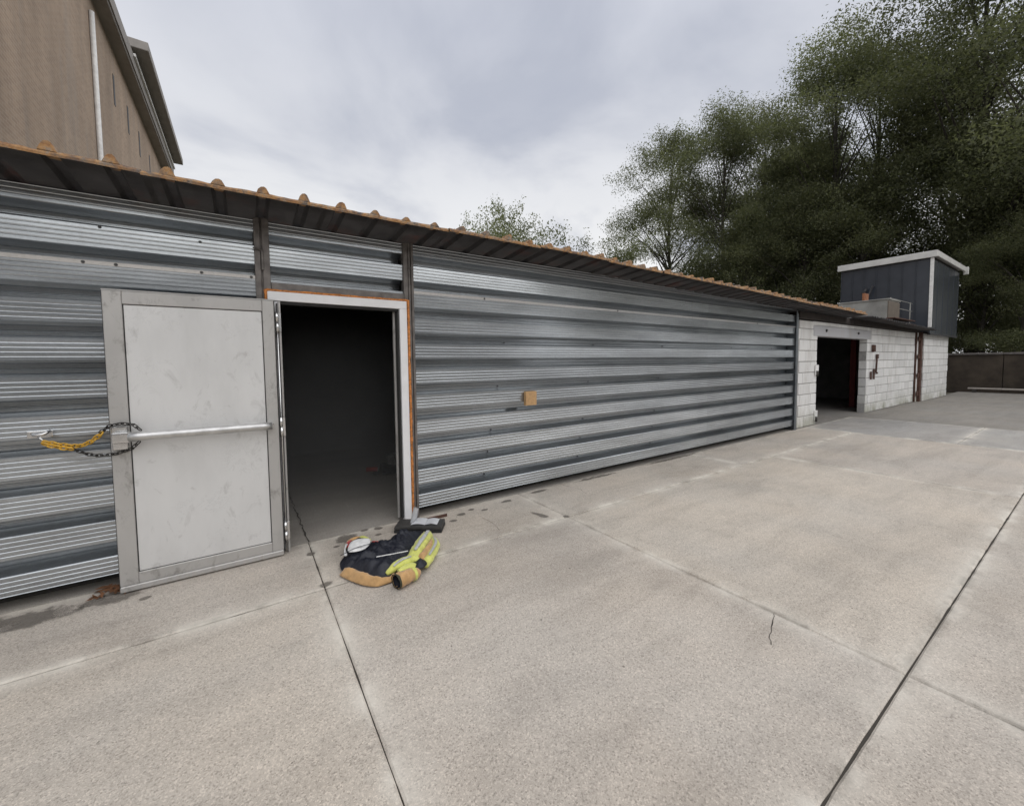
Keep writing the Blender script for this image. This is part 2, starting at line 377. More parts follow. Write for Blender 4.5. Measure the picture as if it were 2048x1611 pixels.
# damp marks by the door and along the wall
def stainm(name, col, rough):
    m, t, p = mat(name); g = N(t, 'ShaderNodeAttribute'); g.attribute_name = 'rad'
    v = pos(t)
    rr = mth(t, 'ADD', g.outputs['Fac'], mth(t, 'MULTIPLY', mth(t, 'SUBTRACT', nz(t, 11, 6, 0.65, v), 0.5), 1.35))
    al = mrange(t, rr, 0.85, 0.50, 0, 0.62, True)
    LK(t, al, p.inputs['Alpha']); p.inputs['Roughness'].default_value = rough
    LK(t, mixc(t, 1.0, col, ramp(t, nz(t, 90, 4, 0.6, v), [(0.3, 0.7), (0.7, 1.25)]), 'MULTIPLY'), p.inputs['Base Color'])
    return m
M_DAMP = stainm('damp_concrete', (0.17, 0.152, 0.132), 0.6)
def damp(x, y, rx, ry, rot=0.0):
    bm = bmesh.new(); lay = bm.verts.layers.float.new('rad'); n = 28
    c = bm.verts.new((x, y, 0.0034)); c[lay] = 0
    vs_ = []
    for k in range(n):
        a = 2*math.pi*k/n; px, py = math.cos(a)*rx*1.25, math.sin(a)*ry*1.25
        v = bm.verts.new((x+px*math.cos(rot)-py*math.sin(rot), y+px*math.sin(rot)+py*math.cos(rot), 0.0034)); v[lay] = 1.25; vs_.append(v)
    for k in range(n): bm.faces.new((c, vs_[k], vs_[(k+1) % n]))
    fin('damp_patch', bm, M_DAMP, yard)
for q in ((0.70, 3.74, 0.13, 0.11, 0.3), (0.76, 3.50, 0.06, 0.09), (0.88, 3.83, 0.05, 0.035), (1.00, 3.80, 0.055, 0.05), (0.96, 3.66, 0.045, 0.03),
          (0.60, 3.62, 0.04, 0.03), (0.395, 3.60, 0.05, 0.05), (0.42, 3.03, 0.06, 0.05), (2.45, 3.17, 0.05, 0.16, 0.25), (2.64, 3.0, 0.05, 0.05),
          (1.80, 3.66, 0.07, 0.05), (1.95, 3.72, 0.05, 0.04), (2.06, 3.63, 0.06, 0.04), (2.40, 3.72, 0.09, 0.05), (2.9, 3.78, 0.16, 0.05), (1.66, 3.55, 0.05, 0.04),
          (-0.80, 3.68, 0.22, 0.10), (-0.62, 3.55, 0.05, 0.03), (-1.25, 3.66, 0.42, 0.15), (-2.2, 3.64, 0.8, 0.17), (3.9, 3.8, 0.5, 0.05), (5.6, 3.82, 0.9, 0.05)):
    damp(*q)

# ------------------------------------------------------------------ steel shed
WY = 3.85
shed = thing('steel_shed', 'long low shed clad in horizontal galvanised steel sheets under a lichened roof edge', 'shed', (0, WY, 0))
ZR0, PITCHZ, FACE, DEP = 0.225, 0.2545, 0.150, 0.175
def row_profile(zt):
    """(y,z) going down one rib, face top at zt"""
    pr = [(0.006, zt+0.002), (0.0, zt-0.004)]
    for k in range(1, 5):
        zc = zt - k*0.030
        pr += [(0.0, zc+0.0055), (0.0023, zc+0.001), (0.0023, zc-0.001), (0.0, zc-0.0055)]
    zb = zt-FACE
    pr += [(0.0, zb+0.004), (0.006, zb-0.001), (DEP-0.006, zb-0.012), (DEP, zb-0.016), (DEP, zb-0.046), (DEP-0.005, zb-0.050)]
    pr += [(DEP-0.005, zb-0.056), (DEP, zb-0.060), (DEP, zb-0.082), (DEP-0.008, zb-0.087), (0.012, zb-0.101), (0.008, zb-0.1025)]
    return pr
def sheet(name, x0, x1, k0, k1, parent, yoff=0.0, tilt=0.0, cut_top=None, cut_bot=None, m=M_GALV):
    pr = []
    for k in range(k1, k0-1, -1): pr += row_profile(ZR0+PITCHZ*k)
    if cut_top is not None: pr = [q for q in pr if q[1] <= cut_top]
    if cut_bot is not None: pr = [q for q in pr if q[1] >= cut_bot]
    zm = (pr[0][1]+pr[-1][1])/2
    nx = max(2, int((x1-x0)/0.16)); bm = bmesh.new(); cols = []
    for i in range(nx+1):
        x = x0+(x1-x0)*i/nx
        cols.append([bm.verts.new((x, WY+y+yoff+math.tan(tilt)*(z-zm)+0.0045*noise.noise(Vector((x*0.8, z*1.1, k0*3.3)))+0.0012*noise.noise(Vector((x*3.1, z*3.0, k0*1.3))), z+0.002*noise.noise(Vector((x*0.6, k0*2.2, 9))))) for y, z in pr])
    for a, b in zip(cols, cols[1:]):
        for j in range(len(pr)-1): bm.faces.new((a[j], a[j+1], b[j+1], b[j]))
    return fin(name, bm, m, parent)
def lap(x0, x1, z, parent, screws):
    bm = bmesh.new(); prof = [(-0.003, z+0.005), (-0.0115, z+0.001), (-0.0055, z-0.024), (-0.002, z-0.026)]
    nx = 8; cols = []
    for i in range(nx+1):
        x = x0+(x1-x0)*i/nx
        cols.append([bm.verts.new((x, WY+y, zz_+0.0015*noise.noise(Vector((x, 4, 4))))) for y, zz_ in prof])
    for a, b in zip(cols, cols[1:]):
        for j in range(len(prof)-1): bm.faces.new((a[j], a[j+1], b[j+1], b[j]))
    o = fin('lap_strip', bm, M_STRIP, parent)
    for sx in screws: screw(sx, z-0.012, -0.010, o)
def screw(x, z, y, parent):
    bm = bmesh.new(); bmesh.ops.create_cone(bm, cap_ends=True, segments=8, radius1=0.011, radius2=0.009, depth=0.004, matrix=Matrix.Translation((x, WY+y-0.002, z)) @ Matrix.Rotation(R(90), 4, 'X'))
    bmesh.ops.create_cone(bm, cap_ends=True, segments=6, radius1=0.006, radius2=0.0055, depth=0.007, matrix=Matrix.Translation((x, WY+y-0.007, z)) @ Matrix.Rotation(R(90), 4, 'X'))
    fin('screw', bm, M_SCREW, parent)
# three runs of sheets: left of the door, over the door, right of the door
for x0, x1, segs in ((-4.2, 0.105, [(-4.2, 0.105)]), (1.405, 10.04, [(1.405, 6.62), (6.60, 10.04)])):
    for (a, b) in segs:
        yo = 0.0 if a < 6 else 0.003
        sheet('wall_sheet', a, b, 10, 10, shed, yo, R(-1.5) if a < 0 else R(1.5), cut_top=2.725)
        sheet('wall_sheet', a, b, 9, 9, shed, yo, R(0.2))
        sheet('wall_sheet', a, b, 6, 8, shed, yo, R(-0.25))
        sheet('wall_sheet', a, b, 3, 5, shed, yo, R(0.1))
        sheet('wall_sheet', a, b, 0, 2, shed, yo, R(-0.15), cut_bot=0.085)
sheet('wall_sheet', 0.205, 1.335, 10, 10, shed, 0.012, R(-1.2), cut_top=2.725)
sheet('wall_sheet', 0.205, 1.335, 8, 9, shed, 0.012, R(-0.7), cut_bot=2.20)
zl = ZR0+PITCHZ*8
lap(-4.2, 0.105, zl+0.012, shed, (-1.62, -0.87, -0.71, -0.24, 0.075))
lap(1.405, 6.6, zl+0.008, shed, (2.22, 4.35))
lap(6.6, 10.04, zl+0.008, shed, (8.3,))
for sx, sz in ((-0.24, 2.50), (-0.78, 2.515), (-2.1, 2.515)): screw(sx, sz-0.010, 0.0, shed)
for sx in (-3.1, -1.7, 2.28, 3.75, 5.3, 7.4, 9.0):
    for k in (0, 1, 2, 4, 6): screw(sx+0.05*k, ZR0+PITCHZ*k+0.04, DEP-0.01, shed)
boxo('plinth', (-4.2, 0.17, WY+0.19, WY+0.24, -0.02, 0.16), M_DARKST, shed)
boxo('plinth', (1.42, 10.04, WY+0.19, WY+0.24, -0.02, 0.16), M_DARKST, shed)
# steel channel columns beside the door
def column(x0, x1, z0, z1):
    bm = bmesh.new(); wdt = x1-x0
    box(bm, x0, x0+wdt*0.40, WY-0.022, WY+0.20, z0, z1, 0.003)
    box(bm, x0+wdt*0.40, x0+wdt*0.52, WY-0.006, WY+0.19, z0, z1)
    box(bm, x0+wdt*0.52, x1, WY-0.026, WY+0.20, z0, z1, 0.003)
    o = fin('column', bm, M_POST, shed)
    bm = bmesh.new(); box(bm, x0+wdt*0.42, x0+wdt*0.60, WY-0.036, WY-0.02, z1-0.42, z1-0.26, 0.004)
    tube(bm, [(x0-0.01, WY-0.034, z1-0.25), (x0+wdt*0.5, WY-0.040, z1-0.262)], 0.005, 6)
    fin('cleat', bm, M_POST, o)
column(0.102, 0.207, 0.0, 2.74)
column(1.363, 1.414, 0.0, 2.74)
boxo('column_flange', (1.318, 1.3625, WY-0.012, WY+0.06, 2.165, 2.735), M_POST, shed)
boxo('lintel_beam', (0.209, 1.316, WY-0.016, WY+0.07, 2.172, 2.232), M_POST, shed)
# white door frame
fr = boxo('door_frame', (0.178, 1.334, 3.815, 3.875, 2.083, 2.158), M_WHITEF, shed)
boxo('jamb', (1.262, 1.334, 3.8145, 3.8755, 0.0, 2.0825), M_WHITEF, fr)
boxo('jamb', (0.205, 0.252, 3.83, 3.8755, 0.0, 2.0825), M_WHITEF, fr)
boxo('door_stop', (1.243, 1.2615, 3.84, 3.90, 0.03, 2.06), M_GASKET, fr)
boxo('door_stop', (1.222, 1.2425, 3.895, 3.925, 0.02, 2.06), M_STILE, fr)
boxo('door_stop', (0.2525, 0.268, 3.84, 3.905, 0.0, 2.06), M_GASKET, fr)
boxo('door_stop', (0.2525, 1.26, 3.84, 3.90, 2.060, 2.0825), M_GASKET, fr)
# gun foam squeezed out round the frame
def foam(p0, p1, r):
    p0 = Vector(p0); p1 = Vector(p1); n = int((p1-p0).length/0.016); pts = []; rad = []
    for i in range(n+1):
        q = p0.lerp(p1, i/n); s = q.x*5+q.z*5
        pts.append(q+Vector((noise.noise(Vector((s, 1, 2)))*0.004, noise.noise(Vector((s*2, 5, 2)))*0.004, noise.noise(Vector((s, 8, 2)))*0.006)))
        rad.append(r*(0.8+0.35*noise.noise(Vector((s*3.3, 3, 3)))+0.25*noise.noise(Vector((s*9, 3, 3)))))
    tubeo('foam_seal', pts, rad, M_FOAM, shed, 8, 1.0)
foam((1.350, 3.822, 0.0), (1.350, 3.822, 2.17), 0.0165)
foam((0.17, 3.826, 2.167), (1.345, 3.826, 2.167), 0.0125)
foam((0.168, 3.822, 2.0), (0.168, 3.822, 2.17), 0.013)
# ---- door leaf folded right back on the wall
door = thing('door', 'open grey metal door leaf folded back flat on the cladding', None, (0.21, -0.115, 0)); del_ = door
door.parent = shed
DX0, DX1, DZ0, DZ1, DY = -0.764, 0.212, 0.022, 2.064, 3.70
boxo('stile', (DX0, DX0+0.096, DY, DY+0.055, DZ0+0.03, DZ1), M_STILE, door, 0.004)
boxo('stile', (DX1-0.078, DX1, DY, DY+0.055, DZ0+0.03, DZ1), M_STILE, door, 0.004)
boxo('rail', (DX0+0.0965, DX1-0.0785, DY+0.001, DY+0.055, DZ1-0.086, DZ1), M_STILE, door, 0.004)
boxo('rail', (DX0+0.0965, DX1-0.0785, DY+0.001, DY+0.055, DZ0+0.03, DZ0+0.108), M_STILE, door, 0.004)
boxo('weather_bar', (DX0, DX1, DY-0.008, DY+0.05, DZ0-0.012, DZ0+0.0295), M_STILE, door, 0.006)
boxo('top_lip', (DX0-0.004, DX1+0.01, DY+0.012, DY+0.06, DZ1+0.0005, DZ1+0.012), M_STILE, door, 0.003)
boxo('infill_panel', (DX0+0.102, DX1-0.084, DY+0.009, DY+0.045, DZ0+0.113, DZ1-0.091), M_LEAF, door, 0.002)
boxo('gasket', (DX0+0.0965, DX1-0.0785, DY+0.014, DY+0.044, DZ0+0.1082, DZ1-0.0862), M_GASKET, door, 0)
boxo('edge_strip', (DX0-0.006, DX0-0.0005, DY+0.02, DY+0.06, DZ0, DZ1), M_GASKET, door, 0)
boxo('edge_strip', (DX1+0.0005, DX1+0.007, DY+0.012, DY+0.055, DZ0, DZ1), M_GASKET, door, 0)
# panic bar
BZ = 1.083
bar = tubeo('push_bar', [(-0.66, DY-0.075, BZ+0.004), (-0.60, DY-0.080, BZ+0.004), (0.10, DY-0.075, BZ), (0.160, DY-0.062, BZ)], [0.032, 0.030, 0.030, 0.029], M_BAR, door, 14)
bm = bmesh.new(); box(bm, -0.752, -0.672, DY-0.030, DY-0.001, BZ-0.085, BZ+0.075, 0.010, 3); fin('lock_case', bm, M_CHROME, bar)
bm = bmesh.new(); box(bm, -0.742, -0.655, DY-0.098, DY-0.031, BZ-0.032, BZ+0.040, 0.014, 3); fin('bar_bracket', bm, M_CHROME, bar)
bm = bmesh.new(); box(bm, 0.135, 0.176, DY-0.078, DY-0.001, BZ-0.024, BZ+0.022, 0.008, 3); fin('bar_bracket', bm, M_CHROME, bar)
for hz_ in (1.90, 1.055, 0.19):
    hg = tubeo('hinge', [(0.232, DY+0.022, hz_+0.003), (0.232, DY+0.022, hz_+0.078)], 0.0125, M_CHROME, door, 12)
    tubeo('hinge_knuckle', [(0.234, DY+0.022, hz_-0.078), (0.234, DY+0.022, hz_-0.003)], 0.0125, M_CHROME, hg, 12)
    boxo('hinge_plate', (0.2195, 0.262, DY+0.034, DY+0.042, hz_-0.075, hz_+0.075), M_CHROME, hg, 0.001)
tubeo('hinge_rod', [(0.2335, DY+0.024, 0.03), (0.2335, DY+0.024, 2.05)], 0.006, M_CHROME, door, 8)
boxo('hinge_jamb', (0.2465, 0.262, DY+0.052, 3.829, 0.0, 2.07), M_STILE, fr, 0.002)

# roof of ribbed sheets, sagging gently towards the far end
def roofz(x):
    return 2.765 if x < 3 else (2.765-(x-3)*0.0141 if x < 8.8 else 2.683-(x-8.8)*0.011)
RP = 0.261
def roof_sheet(i, x0, nr):
    EY, BY = 3.40, 10.3
    pr = []      # (dx, dz) one sheet with nr ribs
    for k in range(nr):
        c = k*RP+RP/2
        pr += [(c-RP/2, 0), (c-0.042, 0), (c-0.024, 0.034), (c-0.017, 0.039), (c+0.017, 0.039), (c+0.024, 0.034), (c+0.042, 0)]
    pr.append((nr*RP+0.035, -0.003))
    dz0 = rng.uniform(-0.006, 0.006); dy0 = rng.uniform(-0.025, 0.02)
    bm = bmesh.new(); cols = []
    for y in (EY+dy0, EY+0.2, WY, 5.5, BY):
        cols.append([bm.verts.new((x0+dx_, y, roofz(x0+dx_)+dz0*(1 if y < 4 else 0)+dz_-0.085*min(y-EY, 0.45)-0.008*max(0, y-WY)+0.004*noise.noise(Vector(((x0+dx_)*3, y, 2))))) for dx_, dz_ in pr])
    for a, b in zip(cols, cols[1:]):
        for j in range(len(pr)-1): bm.faces.new((a[j], a[j+1], b[j+1], b[j]))
    r = bmesh.ops.solidify(bm, geom=bm.faces[:], thickness=-0.004)
    o = fin('roof_sheet', bm, M_ROOF, shed)
    # weathered front edge: lipped flats and stopped rib ends under lichen
    bm = bmesh.new()
    for k in range(nr):
        c = x0+k*RP+RP/2; y = EY+dy0
        z = roofz(c)+dz0; j1 = rng.uniform(0.68, 1.05); j2, j3 = rng.uniform(0.8, 1.3), rng.uniform(0.8, 1.3)
        prof = [(c-0.040, 0.016), (c-0.026*j3, 0.046*j1), (c-0.013, 0.066*j1), (c+0.006, 0.071*j1), (c+0.019*j2, 0.062*j1), (c+0.040, 0.016)]
        f_ = [bm.verts.new((x, y-0.012, z+q)) for x, q in prof]; b_ = [bm.verts.new((x, y+0.10, z+q+0.006)) for x, q in prof]
        bm.faces.new(f_)
        for a in range(len(prof)-1): bm.faces.new((f_[a], f_[a+1], b_[a+1], b_[a]))
    e = fin('rib_end', bm, M_LICH, o); e['kind'] = 'stuff'
    bm = bmesh.new(); n = nr*7; t_, b_ = [], []
    for q in range(n+1):
        x = x0+nr*RP*q/n; y = EY+dy0
        h = 0.030+0.010*noise.noise(Vector((x*7, 2, 2)))+0.006*noise.noise(Vector((x*23, 2, 2)))
        zb = roofz(x)+dz0-0.012+0.003*noise.noise(Vector((x*5, 6, 2)))
        ya = y-0.014+0.004*noise.noise(Vector((x*9, 6, 1)))
        t_.append([bm.verts.new((x, ya, zb)), bm.verts.new((x, ya-0.002, zb+h*0.5)), bm.verts.new((x, ya+0.006, zb+h)), bm.verts.new((x, ya+0.14, zb+h+0.006))])
    for a, b in zip(t_, t_[1:]):
        for j in range(3): bm.faces.new((a[j], b[j], b[j+1], a[j+1]))
    fin('eaves_edge', bm, M_LICH, o)
x = -0.361-RP/2-RP*16; i = 0
while x < 12.6:
    roof_sheet(i, x, 4 if x < 12 else 3); x += RP*4; i += 1
ROOF_END = x
# far corner flashing with a raked head
bm = bmesh.new()
prof = [(10.00, WY-0.030), (10.075, WY-0.036), (10.085, WY-0.030), (10.085, WY+0.24), (10.07, WY+0.24), (10.07, WY-0.018), (10.00, WY-0.018)]
prism(bm, prof, 0.0, 2.60)
for v in bm.verts:
    if v.co.z > 1 : v.co.z = 2.62-(0 if v.co.x < 10.05 else 0.10)
fin('corner_flashing', bm, simple('dark_galv_flashing', (0.22, 0.24, 0.26), 0.4, 0.7, 0.15), shed)
# interior shell
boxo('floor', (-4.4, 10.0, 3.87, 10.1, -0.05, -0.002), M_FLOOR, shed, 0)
smk = boxo('smoke', (-1.45, 3.28, 4.10, 7.75, 0.01, 2.58), M_SMOKE, None, 0); tag(smk, 'thin grey smoke hanging in the dark shed room', 'smoke', kind='stuff')
boxo('inner_wall', (-4.4, 10.05, 9.9, 10.1, 0, 2.58), M_SOOT, shed, 0)
boxo('inner_wall', (-4.6, -4.41, 4.05, 10.1, 0, 2.6), M_SOOT, shed, 0)
boxo('inner_wall', (10.06, 10.25, 4.05, 10.1, 0, 2.62), M_SOOT, shed, 0)
boxo('added_partition', (3.3, 3.4, 4.05, 7.79, 0, 2.59), M_SOOT, shed, 0)  # added partitions keep the room small so more doorway light bounces inside
boxo('added_partition', (-1.6, -1.5, 4.05, 7.79, 0, 2.59), M_SOOT, shed, 0)
boxo('added_partition', (-1.6, 3.4, 7.8, 7.9, 0, 2.59), M_SOOT, shed, 0)
bm = bmesh.new(); box(bm, -4.4, 10.0, 4.05, 9.9, 2.60, 2.62); fin('ceiling_board', bm, M_SOOT, shed)

# ------------------------------------------------------------------ white block garage beyond
gar = thing('block_garage', 'low garage of white painted blocks with a wide open doorway', 'garage', (15, 3.9, 0))
def blockpaint(name, base):
    m, t, p = mat(name); v = pos(t); oi = N(t, 'ShaderNodeObjectInfo')
    c = mixc(t, 1.0, base, ramp(t, oi.outputs['Random'], [(0, 0.88), (1, 1.04)]), 'MULTIPLY')
    c = mixc(t, ramp(t, nz(t, 3, 6, 0.7, pos(t, 1.4, 1, 0.4)), [(0.5, 0), (0.75, 0.5)]), c, (0.42, 0.38, 0.34))
    c = mixc(t, ramp(t, nz(t, 14, 5, 0.7, v), [(0.62, 0), (0.74, 0.4)]), c, (0.36, 0.33, 0.30))
    g = N(t, 'ShaderNodeNewGeometry'); s = N(t, 'ShaderNodeSeparateXYZ'); LK(t, g.outputs['Position'], s.inputs[0])
    low = mth(t, 'MULTIPLY', mrange(t, s.outputs[2], 0.55, 0.0), ramp(t, nz(t, 2.2, 5, 0.65, v), [(0.35, 0), (0.65, 1)]))
    c = mixc(t, mth(t, 'MULTIPLY', low, 0.75), c, (0.22, 0.22, 0.12))
    LK(t, c, p.inputs['Base Color']); p.inputs['Roughness'].default_value = 0.75
    bump(t, p, nz(t, 60, 5, 0.7, v), 0.35, 0.006)
    return m
M_BLOCK = blockpaint('white_block_paint', (0.82, 0.815, 0.80))
M_MORT = simple('mortar', (0.42, 0.41, 0.40), 0.9, 0, 0.25, 20)
M_LINT = blockpaint('lintel_concrete', (0.55, 0.55, 0.57))
mesh_cache = {}
def block(x0, x1, z0, z1, y, parent, th=0.18):
    key = (round(x1-x0, 2), round(z1-z0, 3), th)
    if key not in mesh_cache:
        bm = bmesh.new(); box(bm, 0, x1-x0, 0, th, 0, z1-z0, 0.007)
        me = bpy.data.meshes.new('block'); bm.to_mesh(me); bm.free(); me.materials.append(M_BLOCK); mesh_cache[key] = me
    o = link('block', mesh_cache[key], parent)
    o.location = o.location + Vector((x0, y+rng.uniform(-0.006, 0.006), z0))
def block_wall(x0, x1, y, parent, ztop=2.43, start=0.0, L=0.6, ret=False):
    H = 0.25; k = 0; z = 0.0
    boxo('mortar_bed', (x0+0.01, x1-0.01, y+0.016, y+0.17, 0.0, ztop-0.02), M_MORT, parent, 0)
    while z < ztop-0.03:
        z1 = min(z+H, ztop); xx = x0-(start+(0.5*L if k % 2 else 0.12*(k % 3))) % L
        while xx < x1-0.02:
            a = max(xx, x0); b = min(xx+L, x1)
            if b-a > 0.05: block(a+0.008+rng.uniform(0, 0.004), b-0.009, z+0.009, z1-0.009, y, parent)
            xx += L
        z = z1; k += 1
block_wall(10.27, 11.30, 3.88, gar, 2.44, 0.25)
block_wall(14.78, 19.74, 3.89, gar, 2.45, 0.1)
lin = boxo('lintel', (11.05, 15.05, 3.868, 4.06, 2.095, 2.345), M_LINT, gar, 0.012)
for bx_ in (11.75, 13.95):
    bm = bmesh.new(); bmesh.ops.create_cone(bm, cap_ends=True, segments=8, radius1=0.035, radius2=0.03, depth=0.03, matrix=Matrix.Translation((bx_, 3.855, 2.24)) @ Matrix.Rotation(R(90), 4, 'X')); fin('bolt', bm, M_SCREW, lin)
for a, b in ((11.06, 11.75), (11.76, 12.6), (12.61, 13.7), (13.71, 14.76)): block(a, b, 2.352, 2.438, 3.88, gar)
M_RUST = simple('rust_brown', (0.10, 0.05, 0.036), 0.85, 0.1, 0.45, 9, 0.5, 60)
boxo('fascia_beam', (10.1, 19.9, 3.80, 4.0, 2.455, 2.60), simple('tarred_timber', (0.035, 0.027, 0.023), 0.9, 0, 0.4, 6), gar)
boxo('inner_wall', (10.26, 19.8, 9.0, 9.2, 0, 2.6), M_SOOT, gar, 0); boxo('inner_wall', (19.62, 19.8, 4.1, 9.0, 0, 2.45), M_SOOT, gar, 0)
boxo('floor', (10.27, 19.8, 3.87, 9.0, -0.05, -0.001), M_ASPH, gar, 0)
bm = bmesh.new(); box(bm, 10.3, 13.3, 4.05, 9.3, 2.50, 2.54); box(bm, 13.31, 20.2, 3.80, 9.3, 2.61, 2.66); fin('roof_deck', bm, M_SOOT, gar)
# row of small corrugated eaves sheets over the far half
for i in range(12):
    x0 = 13.05+i*0.56; bm = bmesh.new(); cols = []
    zb = 2.585-0.008*i; n = 16
    for y in (3.34+rng.uniform(-0.02, 0.02), 3.8):
        cols.append([bm.verts.new((x0+0.58*q/n, y, zb+0.10*(y-3.28)+0.028*math.sin(q/n*math.pi*6)+rng.uniform(-0.002, 0.002))) for q in range(n+1)])
    for q in range(n): bm.faces.new((cols[0][q], cols[0][q+1], cols[1][q+1], cols[1][q]))
    bmesh.ops.solidify(bm, geom=bm.faces[:], thickness=0.006)
    fin('eaves_sheet', bm, M_ROOF, gar)
# built-up steel column with battens
cl = boxo('steel_column', (20.00, 20.21, 3.775, 3.865, 0, 2.50), M_RUST, gar, 0.006)
boxo('flange', (19.75, 19.81, 3.845, 3.885, 0, 2.50), M_RUST, cl, 0.004)
for zb in (0.30, 0.95, 1.62, 2.25): boxo('batten', (19.811, 19.999, 3.80, 3.82, zb-0.09, zb+0.07), M_RUST, cl, 0.003)
boxo('infill_strip', (19.811, 19.999, 3.85, 3.87, 0, 2.45), M_BLOCK, gar, 0)
boxo('bearing_plate', (19.75, 20.75, 3.60, 3.86, 2.505, 2.54), M_DARKST, cl, 0.003)
# wall under the clad room
block_wall(20.22, 24.0, 3.745, gar, 2.43, 0.3)
boxo('end_wall', (23.82, 23.995, 3.92, 8.0, 0, 2.42), M_BLOCK, gar, 0.005)

# dark clad room standing on the garage roof
room = thing('clad_roof_room', 'dark blue-grey metal clad room with pale fascia standing on the garage roof', 'roof room', (22, 5, 2.45))
M_CLAD = simple('slate_blue_cladding', (0.048, 0.056, 0.070), 0.22, 0.15, 0.12, 3, 0.04)
M_FASC = simple('pale_fascia', (0.62, 0.61, 0.58), 0.55, 0.1, 0.14, 3)
M_TRIM = simple('white_corner_trim', (0.82, 0.81, 0.78), 0.4)
TX0, TX1, TY0, TY1, TZ0, TZ1 = 19.90, 24.25, 3.56, 6.10, 2.46, 4.98
boxo('core', (TX0+0.04, TX1-0.04, TY0+0.04, TY1, TZ0+0.02, TZ1+0.1), M_DARKST, room, 0)
nS = 7
for i in range(nS):
    a = TY0+0.05+(TY1-TY0-0.05)*i/nS; b = TY0+0.05+(TY1-TY0-0.05)*(i+1)/nS
    pn = boxo('cladding_panel', (TX0+0.015, TX0+0.04, a+0.012, b-0.012, TZ0, TZ1), M_CLAD, room, 0.003)
    boxo('seam', (TX0-0.012, TX0+0.03, b-0.013, b+0.007, TZ0, TZ1), M_CLAD, pn, 0.003)
nF = 5
for i in range(nF):
    a = TX0+0.05+(TX1-TX0-0.05)*i/nF; b = TX0+0.05+(TX1-TX0-0.05)*(i+1)/nF
    pn = boxo('cladding_panel', (a+0.012, b-0.012, TY0+0.015, TY0+0.04, TZ0-0.04, TZ1), M_CLAD, room, 0.003)
    boxo('seam', (b-0.013, b+0.007, TY0+0.008, TY0+0.03, TZ0-0.04, TZ1), M_CLAD, pn, 0.003)
boxo('corner_trim', (TX0-0.03, TX0+0.052, TY0-0.03, TY0+0.052, TZ0+0.16, TZ1+0.02), M_TRIM, room, 0.004)
boxo('fascia', (TX0-0.10, TX0-0.05, TY0-0.12, TY1+0.1, TZ1+0.03, TZ1+0.25), M_FASC, room, 0.008)
boxo('fascia', (TX0-0.0495, TX1+0.3, TY0-0.12, TY0-0.06, TZ1+0.06, TZ1+0.259), M_FASC, room, 0.008)
boxo('roof', (TX0-0.0495, TX1+0.29, TY0-0.0595, TY1+0.1, TZ1+0.13, TZ1+0.25), M_FASC, room, 0)
boxo('gutter_end', (TX1+0.305, TX1+0.39, TY0-0.20, TY0-0.05, TZ1-0.06, TZ1+0.24), M_FASC, room, 0.01)
boxo('base_flashing', (TX0-0.02, TX1+0.02, TY0-0.02, TY0+0.06, TZ0-0.10, TZ0-0.045), M_BLACK, room, 0.003)

# sheet-metal hood on the roof
hood = thing('roof_hood', 'weathered grey sheet metal hood lying on the garage roof', 'hood', (15.8, 4.1, 2.66))
M_HOOD = simple('dull_zinc', (0.36, 0.355, 0.33), 0.7, 0.3, 0.3, 2.5)
bm = bmesh.new()
P_ = [(15.35, 3.62), (16.45, 3.62), (16.45, 4.75), (15.35, 4.75)]
prism(bm, P_, 2.663, 3.22)
for v in bm.verts:
    if v.co.z > 3: v.co.z = 3.235
fin('body', bm, M_HOOD, hood)
boxo('rim', (15.32, 16.48, 3.59, 4.78, 3.236, 3.265), M_HOOD, hood, 0.004)
boxo('dark_side', (15.36, 16.44, 3.600, 3.618, 2.70, 3.20), simple('hood_dark_side', (0.14, 0.115, 0.09), 0.8), hood, 0.002)  # thin dark brown sheet covering the hood's front face
boxo('base_flange', (15.15, 17.2, 3.40, 3.60, 2.672, 2.70), M_RUST, hood, 0.003)
plank = boxo('rusty_plate', (15.6, 15.95, 4.2, 4.26, 3.2655, 3.52), simple('orange_rust', (0.28, 0.12, 0.06), 0.9, 0, 0.4, 12), None, 0.004)
tag(plank, 'small orange rusted plate standing on the grey roof hood', 'plate')
rail = thing('guard_rail', 'thin grey two-bar guard rail beside the clad roof room', 'railing', (19.2, 4.0, 2.66))
for z in (3.20, 3.47): tubeo('rail_bar', [(17.2, 4.0, z), (19.75, 4.0, z)], 0.011, M_HOOD, rail, 6)
for xx in (17.25, 19.5): tubeo('rail_post', [(xx, 4.0, 2.663), (xx, 4.0, 3.49)], 0.014, M_HOOD, rail, 6)
stick = thing('pipe_offcut', 'dark steel pipe prop leaning against the clad roof room', 'pipe', (19.6, 5.3, 3.2))
tubeo('shaft', [(19.35, 5.55, 2.69), (19.80, 5.10, 4.28)], 0.035, M_BLACK, stick, 8)
tubeo('collar', [(19.70, 5.36, 4.00), (19.80, 5.28, 4.20)], 0.05, M_BLACK, stick, 8)

